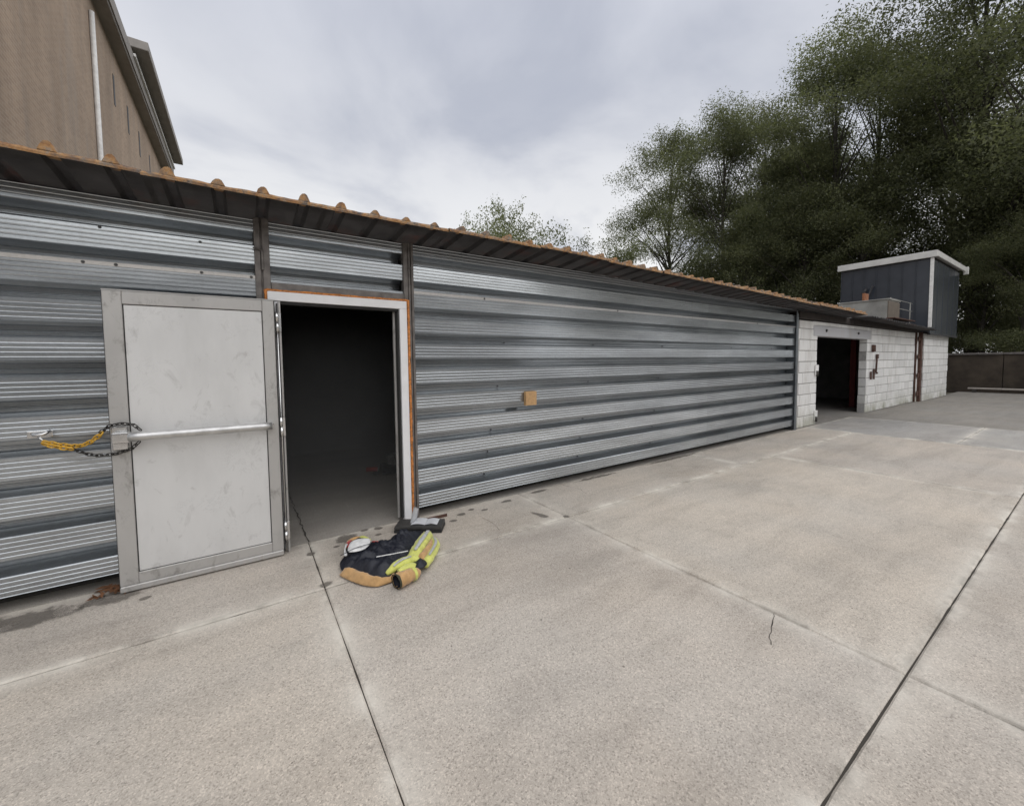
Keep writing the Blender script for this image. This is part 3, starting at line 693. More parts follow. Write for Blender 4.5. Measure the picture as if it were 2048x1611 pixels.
# hardware on the garage wall
hw = thing('latch_hardware', 'rusty latch boxes and rod fixed to the white garage wall', 'latch', (15.4, 3.88, 1.5))
for d in ((15.12, 15.18, 3.83, 3.872, 1.74, 1.95), (15.28, 15.42, 3.85, 3.872, 1.76, 1.95), (15.52, 15.66, 3.84, 3.872, 1.55, 1.68)): boxo('box', d, M_RUST, hw, 0.006)
tubeo('rod', [(15.45, 3.83, 1.55), (15.40, 3.83, 1.15)], 0.022, M_RUST, hw, 8)
for d in ((15.04, 15.10, 3.84, 3.872, 0.95, 1.18), (15.30, 15.36, 3.84, 3.872, 0.95, 1.25), (15.52, 15.68, 3.85, 3.872, 1.10, 1.15)): boxo('hasp', d, M_RUST, hw, 0.006)
for z, w_ in ((1.18, 'upper'), (0.10, 'lower')):
    hb = thing('gate_hinge', 'dark %s gate hinge bracket on the block pier by the garage opening' % w_, 'hinge', (11.25, 3.86, z), 'gate hinge brackets')
    boxo('plate', (11.16, 11.31, 3.845, 3.873, z, z+0.24), M_BLOCK, hb, 0.004)
    tubeo('pin', [(11.19, 3.83, z-0.02), (11.19, 3.83, z+0.10)], 0.025, M_DARKST, hb, 8)
rp = thing('red_post', 'dark red steel post standing inside the garage opening', 'post', (16.34, 4.62, 0))
boxo('shaft', (16.27, 16.41, 4.55, 4.69, 0.0, 2.6), simple('red_paint', (0.16, 0.02, 0.018), 0.6), rp, 0.005)
boxo('base_plate', (16.17, 16.51, 4.45, 4.79, 0.0, 0.012), M_RUST, rp, 0.002)

# wood block on the cladding
wb = boxo('wood_block', (2.738, 2.895, 3.800, WY-0.001, 1.048, 1.212), None or simple('raw_pine', (0.50, 0.31, 0.15), 0.75, 0, 0.22, 25), None, 0.004)
tag(wb, 'small raw pine block fixed to the steel cladding', 'wood block')

# hook and chain
M_YCH = simple('yellow_chain', (0.62, 0.36, 0.04), 0.5, 0, 0.25, 40)
M_DCH = simple('dark_chain', (0.045, 0.042, 0.04), 0.5, 0.6, 0.25, 40)
hook = thing('wall_hook', 'shiny steel hook plate with a ring on the left cladding', 'hook', (-1.12, WY, 1.13))
bm = bmesh.new(); box(bm, -1.175, -1.06, WY-0.016, WY+0.002, 1.105, 1.150, 0.006, 2); fin('plate', bm, M_CHROME, hook)
tubeo('shank', [(-1.15, WY-0.015, 1.13), (-1.13, WY-0.06, 1.128), (-1.09, WY-0.075, 1.13), (-1.06, WY-0.05, 1.150)], 0.010, M_CHROME, hook, 8)
tubeo('ring', [(-1.115, 3.79, 1.122), (-1.085, 3.772, 1.085)], 0.006, M_CHROME, hook, 8)
def chain(name, pts, m, label, lw=0.011, wire=0.0042, step=0.026):
    o = thing(name, label, 'chain', tuple(pts[0]))
    P = [Vector(p) for p in pts]; seg = [(b-a).length for a, b in zip(P, P[1:])]; T = sum(seg); n = int(T/step)
    def at(s):
        for a, b, l in zip(P, P[1:], seg):
            if s <= l: return a.lerp(b, s/l), (b-a).normalized()
            s -= l
        return P[-1], (P[-1]-P[-2]).normalized()
    bm = bmesh.new(); loop = []
    hl = step*0.72
    for k in range(16):
        a = 2*math.pi*k/16; cx = math.copysign(max(0, hl-lw), math.cos(a)) if abs(math.cos(a)) > 1e-6 else 0
        loop.append(Vector((cx+math.cos(a)*lw, math.sin(a)*lw, 0)))
    loop.append(loop[0]); tube(bm, loop, wire, 6, cap=False)
    me = bpy.data.meshes.new('link'); bm.to_mesh(me); bm.free(); me.materials.append(m)
    for p in me.polygons: p.use_smooth = True
    for i in range(n):
        q, d = at((i+0.5)*T/n)
        l = bpy.data.objects.new('link', me); COL.objects.link(l); l.parent = o
        l.location = q-Vector(pts[0]); e = d.to_track_quat('X', 'Z')
        l.rotation_mode = 'QUATERNION'; l.rotation_quaternion = e @ Quaternion((1, 0, 0), R(45 if i % 2 else -45))
def sag(a, b, s, n=10):
    a = Vector(a); b = Vector(b); return [a.lerp(b, i/n)-Vector((0, 0, s*4*(i/n)*(1-i/n))) for i in range(n+1)]
chain('yellow_chain', sag((-1.085, 3.768, 1.085), (-0.93, 3.745, 1.040), 0.006, 6)+sag((-0.93, 3.745, 1.040), (-0.80, 3.70, 1.125), 0.018)[1:], M_YCH, 'yellow chain running from the wall hook to the door bar', 0.013, 0.005)
chain('short_yellow_chain', sag((-1.088, 3.760, 1.075), (-0.95, 3.735, 1.025), 0.004), M_YCH, 'short doubled yellow chain hanging below the other at the hook', 0.013, 0.005)
chain('dark_chain', sag((-0.95, 3.74, 1.03), (-0.80, 3.69, 0.972), 0.016, 6)+[(-0.74, 3.68, 0.975), (-0.66, 3.672, 1.0), (-0.615, 3.668, 1.045)], M_DCH, 'dark steel chain hanging under the door bar bracket', 0.0095, 0.0034)
chain('looped_dark_chain', [(-0.81, 3.70, 1.125), (-0.76, 3.675, 1.165), (-0.70, 3.665, 1.178), (-0.64, 3.66, 1.165), (-0.605, 3.66, 1.125)], M_DCH, 'dark steel chain looped over the top of the door bar bracket', 0.0095, 0.0034)

# ------------------------------------------------------------------ brick hall behind on the left
hall = thing('brick_hall', 'tall brown brick hall with overhanging eaves behind the shed', 'building', (-8, 25, 0))
def brickm(name):
    m, t, p = mat(name); v = pos(t)
    g = N(t, 'ShaderNodeNewGeometry'); s = N(t, 'ShaderNodeSeparateXYZ'); LK(t, g.outputs['Position'], s.inputs[0])
    cbn = N(t, 'ShaderNodeCombineXYZ'); LK(t, mth(t, 'ADD', s.outputs[1], s.outputs[0]), cbn.inputs[0]); LK(t, s.outputs[2], cbn.inputs[1])
    b = N(t, 'ShaderNodeTexBrick'); LK(t, cbn.outputs[0], b.inputs['Vector'])
    b.inputs['Scale'].default_value = 1; b.inputs['Brick Width'].default_value = 0.26; b.inputs['Row Height'].default_value = 0.085
    b.inputs['Mortar Size'].default_value = 0.010; b.inputs['Color1'].default_value = (0.34, 0.25, 0.185, 1); b.inputs['Color2'].default_value = (0.42, 0.31, 0.225, 1)
    b.inputs['Mortar'].default_value = (0.44, 0.35, 0.27, 1)
    c = mixc(t, 1.0, b.outputs[0], ramp(t, nz(t, 0.5, 6, 0.65, pos(t, 1, 1.2, 0.25)), [(0.3, 0.72), (0.7, 1.18)]), 'MULTIPLY')
    c = mixc(t, ramp(t, nz(t, 1.1, 6, 0.7, pos(t, 1, 1.6, 0.12)), [(0.52, 0), (0.72, 0.5)]), c, (0.29, 0.26, 0.23))
    LK(t, c, p.inputs['Base Color']); p.inputs['Roughness'].default_value = 0.9
    bump(t, p, b.outputs['Fac'], -0.3, 0.01)
    return m
M_BRICK = brickm('brown_brick'); M_EAVE = simple('grey_soffit', (0.30, 0.28, 0.26), 0.8, 0, 0.15, 2); M_GUT = simple('white_gutter', (0.75, 0.74, 0.72), 0.5)
boxo('wall', (-20, -4.0, 10.6, 36, 0, 14.6), M_BRICK, hall, 0)
boxo('eaves', (-20.2, -3.55, 10.2, 36.3, 14.601, 15.1), M_EAVE, hall, 0.02)
boxo('fascia', (-3.549, -3.50, 10.2, 36.3, 14.7, 15.25), M_EAVE, hall, 0.005)
boxo('roof', (-20.2, -3.6, 10.2, 36.3, 15.101, 15.5), M_EAVE, hall, 0.02)
boxo('gutter', (-3.499, -3.42, 24.2, 36.3, 15.12, 15.25), M_GUT, hall, 0.01)
boxo('upper_eaves', (-6.5, -2.98, 24.2, 36.3, 15.52, 15.9), M_EAVE, hall, 0.02)
tubeo('downpipe', [(-3.93, 20.1, 0.5), (-3.93, 20.1, 13.9)], 0.075, M_GUT, hall, 8)
for y0 in (23.0, 25.4, 27.8, 30.5): boxo('vent_slot', (-3.998, -3.985, y0, y0+0.22, 12.3, 13.5), M_BLACK, hall, 0)

# ------------------------------------------------------------------ boundary wall far right
bw = thing('boundary_wall', 'brown weathered boundary wall with a dark coping beyond the garage', 'wall', (27.4, -4, 0))
M_BW = simple('mossy_wall_tree_shade', (0.055, 0.043, 0.032), 0.95, 0, 0.6, 1.6, 0.5, 25)  # blotched mossy brown, colour lowered for the shade under the trees
for k, (y0, y1) in enumerate(((-30, -20), (-20, -10), (-10, -2), (-2, 2.6), (2.6, 7.2), (7.2, 14))):
    boxo('wall_panel', (27.25, 27.5, y0+0.01, y1-0.01, -0.05, 1.66), M_BW, bw, 0.01)
    boxo('coping', (27.20, 27.55, y0+0.004, y1-0.004, 1.661, 1.75), M_POST, bw, 0.012)
kr = thing('pale_beam', 'long pale beam resting on dark blocks at the foot of the brown boundary wall', 'beam', (27.0, 0, 0))
boxo('beam', (26.92, 27.04, -4.0, 3.55, 0.15, 0.215), simple('pale_beam', (0.42, 0.38, 0.34), 0.8), kr, 0.008)
for yy in (-3.6, -1.2, 1.2, 3.3): boxo('bearer', (26.9, 27.1, yy, yy+0.12, -0.003, 0.149), M_DARKST, kr, 0.006)

# ------------------------------------------------------------------ things by the door

def fabric(name, col, rough=0.85, var=0.25, weave=420, sheen=0.3):
    m, t, p = mat(name); v = pos(t)
    c = mixc(t, 1.0, col, ramp(t, nz(t, 18, 5, 0.6, v), [(0.3, 1-var), (0.7, 1+var*0.7)]), 'MULTIPLY')
    LK(t, c, p.inputs['Base Color']); p.inputs['Roughness'].default_value = rough
    p.inputs['Sheen Weight'].default_value = sheen
    bump(t, p, mth(t, 'ADD', nz(t, weave, 2, 0.5, v), mth(t, 'MULTIPLY', nz(t, 26, 4, 0.6, v), 4)), 0.4, 0.004)
    return m
M_NAVY = fabric('navy_lining', (0.011, 0.013, 0.022), 0.5, sheen=0.0)
M_TAN = fabric('tan_aramid', (0.52, 0.31, 0.13))
M_HIVIS = fabric('hivis_yellow', (0.62, 0.64, 0.15), 0.6)
M_SILV = fabric('silver_tape', (0.45, 0.46, 0.47), 0.35)
M_WCLOTH = fabric('white_patch', (0.78, 0.78, 0.77))
M_REDC = fabric('red_trim', (0.42, 0.03, 0.03))
def cloth(name, outline, m, parent, base=0.012, amp=0.05, edge=0.10, fold=0.016, seed=0, step=0.022, freq=9.0, thick=0.006, hfun=None):
    """crumpled cloth lying on the ground inside an outline"""
    O = []
    n = len(outline)
    for i in range(n):                          # Catmull-Rom round the outline
        p0, p1, p2, p3 = (Vector(outline[(i+q-1) % n]) for q in range(4))
        for j in range(5):
            u = j/5
            O.append(0.5*((2*p1)+(p2-p0)*u+(2*p0-5*p1+4*p2-p3)*u*u+(3*p1-p0-3*p2+p3)*u**3))
    def dist(q):
        d = 9.0; inside = False
        for a, b in zip(O, O[1:]+O[:1]):
            ab = b-a; t_ = max(0, min(1, (q-a).dot(ab)/max(ab.dot(ab), 1e-9))); d = min(d, (q-a-ab*t_).length)
            if (a.y > q.y) != (b.y > q.y) and q.x < (b.x-a.x)*(q.y-a.y)/(b.y-a.y)+a.x: inside = not inside
        return d, inside
    xs = [p.x for p in O]; ys = [p.y for p in O]
    V = O[:]; D = [0.0]*len(O)
    y = min(ys); k = 0
    while y < max(ys):
        x = min(xs)+(step/2 if k % 2 else 0)
        while x < max(xs):
            q = Vector((x+noise.noise(Vector((x*50, y*50, seed)))*0.005, y)); d, ins = dist(q)
            if ins and d > step*0.45: V.append(q); D.append(d)
            x += step
        y += step*0.87; k += 1
    res = geometry.delaunay_2d_cdt(V, [(i, (i+1) % len(O)) for i in range(len(O))], [], 1, 1e-6)
    bm = bmesh.new(); vs_ = []
    for i, q in enumerate(res[0]):
        d, ins = dist(q)
        f = min(1, d/edge); f = f*f*(3-2*f)
        h = base+amp*f
        w1 = noise.noise(Vector((q.x*freq, q.y*freq*0.6+q.x*3, seed))); w2 = 1-abs(noise.noise(Vector((q.x*freq*0.8+seed, q.y*freq*1.3, 4.2))))*2
        w3 = 1-abs(noise.noise(Vector((q.x*freq*1.1+q.y*freq*1.5, q.y*freq*0.35, seed+8))))*2.2
        h += fold*(0.3+0.5*f)*w1*0.7+fold*f*(0.9*max(0, w2)**5+0.8*max(0, w3)**5)
        if hfun: h = hfun(q.x, q.y, h)
        vs_.append(bm.verts.new((q.x, q.y, max(0.008, h))))
    for fc in res[2]:
        try: bm.faces.new([vs_[i] for i in fc])
        except ValueError: pass
    bmesh.ops.recalc_face_normals(bm, faces=bm.faces[:])
    bmesh.ops.solidify(bm, geom=bm.faces[:], thickness=thick)
    return fin(name, bm, m, parent, smooth=True)
def roll(name, pts, rads, m, parent, flat=0.7, n=14, seed=0, wr=0.22, cap=True):
    P = [Vector(p) for p in pts]; Q = []; rr = []
    for i in range(len(P)-1):
        p0, p1, p2, p3 = P[max(i-1, 0)], P[i], P[i+1], P[min(i+2, len(P)-1)]
        for j in range(6):
            u = j/6; Q.append(0.5*((2*p1)+(p2-p0)*u+(2*p0-5*p1+4*p2-p3)*u*u+(3*p1-p0-3*p2+p3)*u**3)); rr.append(rads[i]*(1-u)+rads[i+1]*u)
    Q.append(P[-1]); rr.append(rads[-1])
    bm = bmesh.new(); tube(bm, Q, rr, n, flat, cap)
    for v in bm.verts:
        k = noise.noise(v.co*24+Vector((seed, 0, 0))); v.co += Vector((k, noise.noise(v.co*24+Vector((9, seed, 0))), k*0.6))*wr*rads[0]
        v.co.z -= rads[0]*0.22*max(0, 1-abs(noise.noise(Vector((v.co.x*22+seed, v.co.y*34, 2)))*3))
        v.co.z = max(0.006, v.co.z)
    return fin(name, bm, m, parent, smooth=True)
jk = thing('firefighter_jacket', 'firefighter jacket dropped inside out, navy lining with tan hem and yellow stripes', 'jacket', (0.9, 3.15, 0))
cloth('lining', [(0.556, 3.256), (0.605, 3.355), (0.655, 3.507), (0.721, 3.583), (0.797, 3.597), (0.841, 3.502), (0.875, 3.437), (0.921, 3.388), (0.988, 3.436), (1.059, 3.517), (1.104, 3.532), (1.199, 3.499), (1.299, 3.464), (1.189, 3.294), (1.117, 3.182), (1.056, 3.074), (0.975, 3.007), (0.91, 2.90), (0.87, 2.84), (0.8, 2.832), (0.734, 2.844), (0.65, 2.974), (0.592, 3.104), (0.549, 3.134)], M_NAVY, jk, 0.02, 0.055, 0.12, 0.036, 2, 0.016, 11.0, hfun=lambda x, y, h: min(h, 0.082) if (x-0.70)**2+(y-3.34)**2 < 0.022 else h)
cloth('hem', [(0.522, 3.090), (0.552, 3.112), (0.60, 3.09), (0.66, 2.985), (0.705, 2.905), (0.745, 2.84), (0.79, 2.825), (0.845, 2.835), (0.885, 2.80), (0.826, 2.782), (0.76, 2.774), (0.696, 2.785), (0.625, 2.86), (0.566, 2.972)], M_TAN, jk, 0.012, 0.05, 0.035, 0.008, 5, 0.014)
cloth('name_patch', [(0.69, 3.434), (0.755, 3.442), (0.815, 3.395), (0.789, 3.287), (0.713, 3.221), (0.623, 3.248), (0.641, 3.351)], M_WCLOTH, jk, 0.098, 0.006, 0.05, 0.004, 8, 0.02, thick=0.004)
cloth('label_flap', [(0.656, 3.458), (0.633, 3.446), (0.590, 3.273), (0.612, 3.262), (0.622, 3.374)], M_WCLOTH, jk, 0.072, 0.004, 0.03, 0.003, 9, 0.02, thick=0.004)
roll('patch_strap', [(0.560, 3.245, 0.085), (0.66, 3.262, 0.105), (0.74, 3.262, 0.112), (0.82, 3.29, 0.10)], [0.0035]*4, M_NAVY, jk, 0.6, 6)
sl1 = roll('sleeve', [(1.285, 3.285, 0.055), (1.20, 3.17, 0.065), (1.12, 3.065, 0.066), (1.054, 2.985, 0.06), (0.995, 2.955, 0.05)], [0.050, 0.056, 0.056, 0.052, 0.03], M_HIVIS, jk, 0.66, 18, 3)
roll('silver_tape', [(1.285, 3.275, 0.092), (1.205, 3.160, 0.108), (1.125, 3.058, 0.108), (1.06, 2.982, 0.100)], [0.016, 0.018, 0.018, 0.012], M_SILV, sl1, 0.5, 8, 4)
sl2 = roll('sleeve', [(1.300, 3.20, 0.04), (1.275, 3.08, 0.045), (1.215, 2.985, 0.045), (1.135, 2.885, 0.045), (1.075, 2.81, 0.035)], [0.026, 0.034, 0.036, 0.036, 0.022], M_HIVIS, jk, 0.78, 16, 7)
roll('silver_tape', [(1.300, 3.175, 0.062), (1.272, 3.07, 0.078), (1.212, 2.975, 0.080), (1.138, 2.882, 0.078)], [0.010, 0.012, 0.012, 0.008], M_SILV, sl2, 0.6, 8, 4)
cloth('outer_shell', [(1.30, 3.22), (1.20, 3.12), (1.115, 3.015), (1.05, 2.955), (1.085, 2.87), (1.15, 2.91), (1.235, 3.02), (1.285, 3.13)], M_TAN, jk, 0.045, 0.035, 0.05, 0.016, 11, 0.016)
rl = roll('rolled_front', [(0.80, 2.868, 0.030), (0.875, 2.880, 0.062), (0.934, 2.884, 0.072), (1.007, 2.896, 0.070), (1.055, 2.860, 0.055)], [0.016, 0.038, 0.042, 0.042, 0.02], M_HIVIS, jk, 0.9, 14, 13)
roll('silver_tape', [(0.85, 2.858, 0.082), (0.92, 2.868, 0.108), (0.99, 2.878, 0.105)], [0.010, 0.012, 0.008], M_SILV, rl, 0.5, 8, 4)
rl2 = roll('rolled_front', [(0.872, 2.800, 0.050), (0.935, 2.810, 0.062), (0.987, 2.815, 0.058), (1.02, 2.815, 0.04)], [0.032, 0.036, 0.034, 0.016], M_HIVIS, jk, 0.8, 14, 17)
cf = roll('cuff', [(0.818, 2.690, 0.056), (0.86, 2.702, 0.056), (0.905, 2.714, 0.055), (0.965, 2.738, 0.05), (1.0, 2.76, 0.04)], [0.052, 0.052, 0.049, 0.046, 0.025], M_TAN, jk, 0.95, 18, 19, 0.06, False)
roll('cuff_rim', [(0.812, 2.688, 0.056), (0.826, 2.692, 0.056)], [0.054, 0.055], simple('cuff_rib', (0.05, 0.05, 0.03), 0.9), cf, 0.95, 18, 19, 0.04, False)
roll('cuff_lining', [(0.818, 2.690, 0.056), (0.86, 2.702, 0.056), (0.90, 2.712, 0.055)], [0.045, 0.043, 0.02], M_NAVY, cf, 0.95, 16, 19, 0.03, False)
roll('yellow_band', [(0.935, 2.725, 0.053), (0.957, 2.734, 0.052)], [0.051, 0.050], M_HIVIS, cf, 0.95, 18, 19, 0.04)
cloth('pocket_flap', [(1.0, 2.86), (1.075, 2.885), (1.085, 2.80), (1.045, 2.755), (0.985, 2.752), (0.98, 2.80)], M_NAVY, jk, 0.06, 0.035, 0.05, 0.008, 21, 0.016)
roll('collar_edge', [(0.655, 3.49, 0.03), (0.685, 3.578, 0.035), (0.74, 3.610, 0.04), (0.79, 3.600, 0.04)], [0.012, 0.016, 0.016, 0.012], M_TAN, jk, 0.9, 10, 2)
roll('collar_edge', [(0.785, 3.592, 0.045), (0.812, 3.565, 0.05), (0.845, 3.49, 0.045)], [0.012, 0.014, 0.008], M_HIVIS, jk, 0.9, 10, 2)
roll('red_trim', [(0.85, 3.445, 0.045), (0.885, 3.398, 0.05), (0.925, 3.372, 0.045)], [0.008, 0.011, 0.008], M_REDC, jk, 0.8, 8, 2)
roll('red_trim', [(0.652, 3.435, 0.055), (0.668, 3.505, 0.06), (0.70, 3.548, 0.055)], [0.009, 0.013, 0.009], M_REDC, jk, 0.8, 8, 2)
roll('white_piping', [(0.775, 3.030, 0.101), (0.851, 3.004, 0.106), (0.931, 2.980, 0.110), (1.0, 2.972, 0.108)], [0.0045]*4, M_WCLOTH, jk, 0.8, 6, 2)

# flat black case with an open booklet on it
case = thing('black_case', 'flat black plastic case lying on the concrete by the door frame', 'case', (1.28, 3.50, 0))
ang = math.atan2(3.361-3.608, 1.448-1.084); ca, sa = math.cos(ang), math.sin(ang)
def rot_obj(o, piv):
    for v in o.data.vertices:
        dx_, dy_ = v.co.x, v.co.y; v.co.x = piv[0]+dx_*ca-dy_*sa; v.co.y = piv[1]+dx_*sa+dy_*ca
bm = bmesh.new(); box(bm, 0, 0.44, 0, 0.20, 0, 0.026, 0.006, 2); o = fin('case_base', bm, M_BLACK, case); rot_obj(o, (1.085, 3.605))
bm = bmesh.new(); box(bm, 0.002, 0.438, 0.002, 0.198, 0.0295, 0.058, 0.008, 2); o2 = fin('case_lid', bm, simple('grey_black_lid', (0.045, 0.043, 0.04), 0.6, 0, 0.3, 15), case); rot_obj(o2, (1.085, 3.605))
for xx in (0.09, 0.33):
    bm = bmesh.new(); box(bm, xx, xx+0.035, -0.008, -0.0005, 0.014, 0.046, 0.002); o3 = fin('latch', bm, M_BLACK, case); rot_obj(o3, (1.085, 3.605))
def paperm():
    m, t, p = mat('printed_paper'); v = pos(t)
    li = N(t, 'ShaderNodeTexWave'); li.bands_direction = 'Y'; li.inputs['Scale'].default_value = 32; LK(t, v, li.inputs['Vector'])
    ln = mth(t, 'MULTIPLY', mth(t, 'GREATER_THAN', li.outputs[0] if 'Color' not in li.outputs else li.outputs['Fac'], 0.75), ramp(t, nz(t, 60, 3, 0.5, v), [(0.48, 0), (0.58, 0.25)]))
    LK(t, mixc(t, ln, (0.90, 0.91, 0.93), (0.35, 0.37, 0.42)), p.inputs['Base Color']); p.inputs['Roughness'].default_value = 0.6
    return m
M_PAPER = paperm()
bk = thing('open_booklet', 'open white printed booklet with a raised page on the black case', 'booklet', (1.33, 3.50, 0.06))
def page(name, fn, nu=10, nv=4, th=0.0015):
    bm = bmesh.new(); g = [[bm.verts.new(fn(i/nu, j/nv)) for j in range(nv+1)] for i in range(nu+1)]
    for i in range(nu):
        for j in range(nv): bm.faces.new((g[i][j], g[i+1][j], g[i+1][j+1], g[i][j+1]))
    bmesh.ops.solidify(bm, geom=bm.faces[:], thickness=th)
    return fin(name, bm, M_PAPER, bk, smooth=True)
def bl(u, v, hz_):     # booklet plane: u along the case, v across it
    x = 0.130+u*0.265; y = 0.030+v*0.150
    return Vector((1.085+x*ca-y*sa, 3.605+x*sa+y*ca, hz_))
page('page_stack', lambda u, v: bl(0.06+u*0.50, v, 0.0655+0.010*math.sin(u*math.pi)))
page('page_stack', lambda u, v: bl(0.565+u*0.42, v*0.95+0.02, 0.0655+0.009*math.sin(u*math.pi)))
def standing(u, v):
    q = bl(0.02+0.15*v+0.17*u-0.06*u*v, 0.15+0.6*v-0.1*u, 0.068); q.z += u*0.17*(1-0.3*v)
    return q
page('raised_page', standing)

# rubbish just inside the door
M_TIN = simple('crushed_tin', (0.55, 0.56, 0.55), 0.35, 1.0, 0.4, 60, 0.8, 80)
tin = thing('crushed_foil_tin', 'crumpled silver foil tin on the dark shed floor', 'tin', (1.72, 5.75, 0))
bm = bmesh.new(); bmesh.ops.create_cone(bm, cap_ends=True, segments=14, radius1=0.075, radius2=0.085, depth=0.13)
bmesh.ops.subdivide_edges(bm, edges=bm.edges[:], cuts=2)
for v in bm.verts: v.co = v.co*(1+0.22*noise.noise(v.co*17)) ; v.co = Vector((v.co.x+1.76, v.co.y+5.80, v.co.z+0.17))
fin('body', bm, M_TIN, tin)
tubeo('rim', [(1.76+0.087*math.cos(a*0.6283), 5.80+0.087*math.sin(a*0.6283), 0.24) for a in range(11)], 0.006, M_TIN, tin, 6)
bm = bmesh.new(); box(bm, 1.60, 1.95, 5.62, 5.95, 0, 0.10, 0.03, 2)
for v in bm.verts: v.co += Vector((noise.noise(v.co*9), noise.noise(v.co*9+Vector((4, 0, 0))), 0))*0.06
heap = fin('rubbish_bag', bm, M_BLACK); tag(heap, 'black crumpled rubbish bag on the shed floor under the foil tin', 'bag')
can = thing('red_can', 'small red can lying on the shed floor', 'can', (1.50, 5.95, 0))
tubeo('body', [(1.42, 5.95, 0.034), (1.56, 5.88, 0.034)], 0.033, simple('red_can_paint', (0.45, 0.05, 0.03), 0.4), can, 12)
tubeo('lid', [(1.561, 5.8795, 0.034), (1.57, 5.875, 0.034)], 0.030, M_TIN, can, 12)
for i, (xx, yy, a, l) in enumerate(((1.50, 5.70, 0.3, 0.16), (1.57, 5.60, 1.2, 0.12), (1.64, 5.56, 2.3, 0.14), (1.46, 5.62, 2.0, 0.09))):
    bm = bmesh.new(); d = Vector((math.cos(a), math.sin(a), 0)); nn = Vector((-d.y, d.x, 0)); c0 = Vector((xx, yy, 0.012))
    vs_ = []
    for s_, t_, z_ in ((-1, -0.15, 0), (-0.2, -0.3, 0.02), (1, -0.1, 0.005), (0.9, 0.2, 0.02), (0.1, 0.3, 0.03), (-0.9, 0.18, 0.01)): vs_.append(bm.verts.new(c0+d*s_*l/2+nn*t_*l+Vector((0, 0, z_))))
    bm.faces.new(vs_); bmesh.ops.solidify(bm, geom=bm.faces[:], thickness=0.006)
    o = fin('scrap', bm, M_TIN); tag(o, 'thin grey metal scrap lying by the foil tin on the shed floor', 'scrap', 'metal scraps on the shed floor')
# leaf litter at the foot of the folded door, rusty angle at the door post
bm = bmesh.new()
for k in range(60):
    c0 = Vector((rng.uniform(-0.92, -0.72), rng.uniform(3.72, 3.86), 0.006+rng.random()*0.02)); a = rng.random()*6.28; l = rng.uniform(0.015, 0.05)
    d = Vector((math.cos(a), math.sin(a), rng.uniform(-0.2, 0.4)))*l; nn = Vector((-math.sin(a), math.cos(a), 0.3))*l*0.3
    bm.faces.new([bm.verts.new(c0-d), bm.verts.new(c0+nn), bm.verts.new(c0+d), bm.verts.new(c0-nn)])
lit = fin('leaf_litter', bm, simple('dry_leaves', (0.16, 0.07, 0.03), 0.9)); tag(lit, 'brown dry leaf litter under the folded door edge', 'leaves', kind='stuff')
rb = thing('rusty_angle', 'short rusty steel angle lying at the foot of the door post', 'angle bar', (1.5, 3.75, 0))
bm = bmesh.new(); box(bm, 1.39, 1.66, 3.70, 3.705, 0.0, 0.030); fin('upright_leg', bm, M_RUST, rb)
bm = bmesh.new(); box(bm, 1.39, 1.66, 3.7055, 3.74, 0.0, 0.005); fin('flat_leg', bm, M_RUST, rb)

# ------------------------------------------------------------------ trees
def leafm(name, c1, c2, tr):
    m, t, p = mat(name); oi = N(t, 'ShaderNodeObjectInfo'); v = pos(t)
    at = N(t, 'ShaderNodeAttribute'); at.attribute_name = 'tone'
    c = mixc(t, at.outputs['Fac'], c1, c2)
    c = mixc(t, 1.0, c, ramp(t, oi.outputs['Random'], [(0, 0.85), (1, 1.15)]), 'MULTIPLY')
    c = mixc(t, 1.0, c, ramp(t, nz(t, 0.5, 3, 0.6, v), [(0.3, 0.75), (0.7, 1.2)]), 'MULTIPLY')
    LK(t, c, p.inputs['Base Color']); p.inputs['Roughness'].default_value = 0.55; p.inputs['Specular IOR Level'].default_value = 0.3
    tl = N(t, 'ShaderNodeBsdfTranslucent'); LK(t, mixc(t, 1.0, c, (1.15, 1.2, 0.8), 'MULTIPLY'), tl.inputs[0])
    ms_ = N(t, 'ShaderNodeMixShader'); ms_.inputs[0].default_value = tr
    LK(t, p.outputs[0], ms_.inputs[1]); LK(t, tl.outputs[0], ms_.inputs[2])
    LK(t, ms_.outputs[0], t.nodes['Material Output'].inputs[0])
    return m
M_LF1 = leafm('hazed_alder_leaves', (0.105, 0.118, 0.066), (0.215, 0.225, 0.130), 0.5)  # leaf colour lightened to stand in for haze over the trees
M_LF2 = leafm('pale_leaves', (0.12, 0.135, 0.065), (0.21, 0.23, 0.12), 0.35)
M_LF3 = leafm('hazed_dark_leaves', (0.074, 0.086, 0.044), (0.165, 0.170, 0.090), 0.45)  # darker foliage, its colour also raised in place of haze
M_BARK = simple('bark', (0.062, 0.055, 0.045), 0.95, 0, 0.4, 6, 0.8, 30)
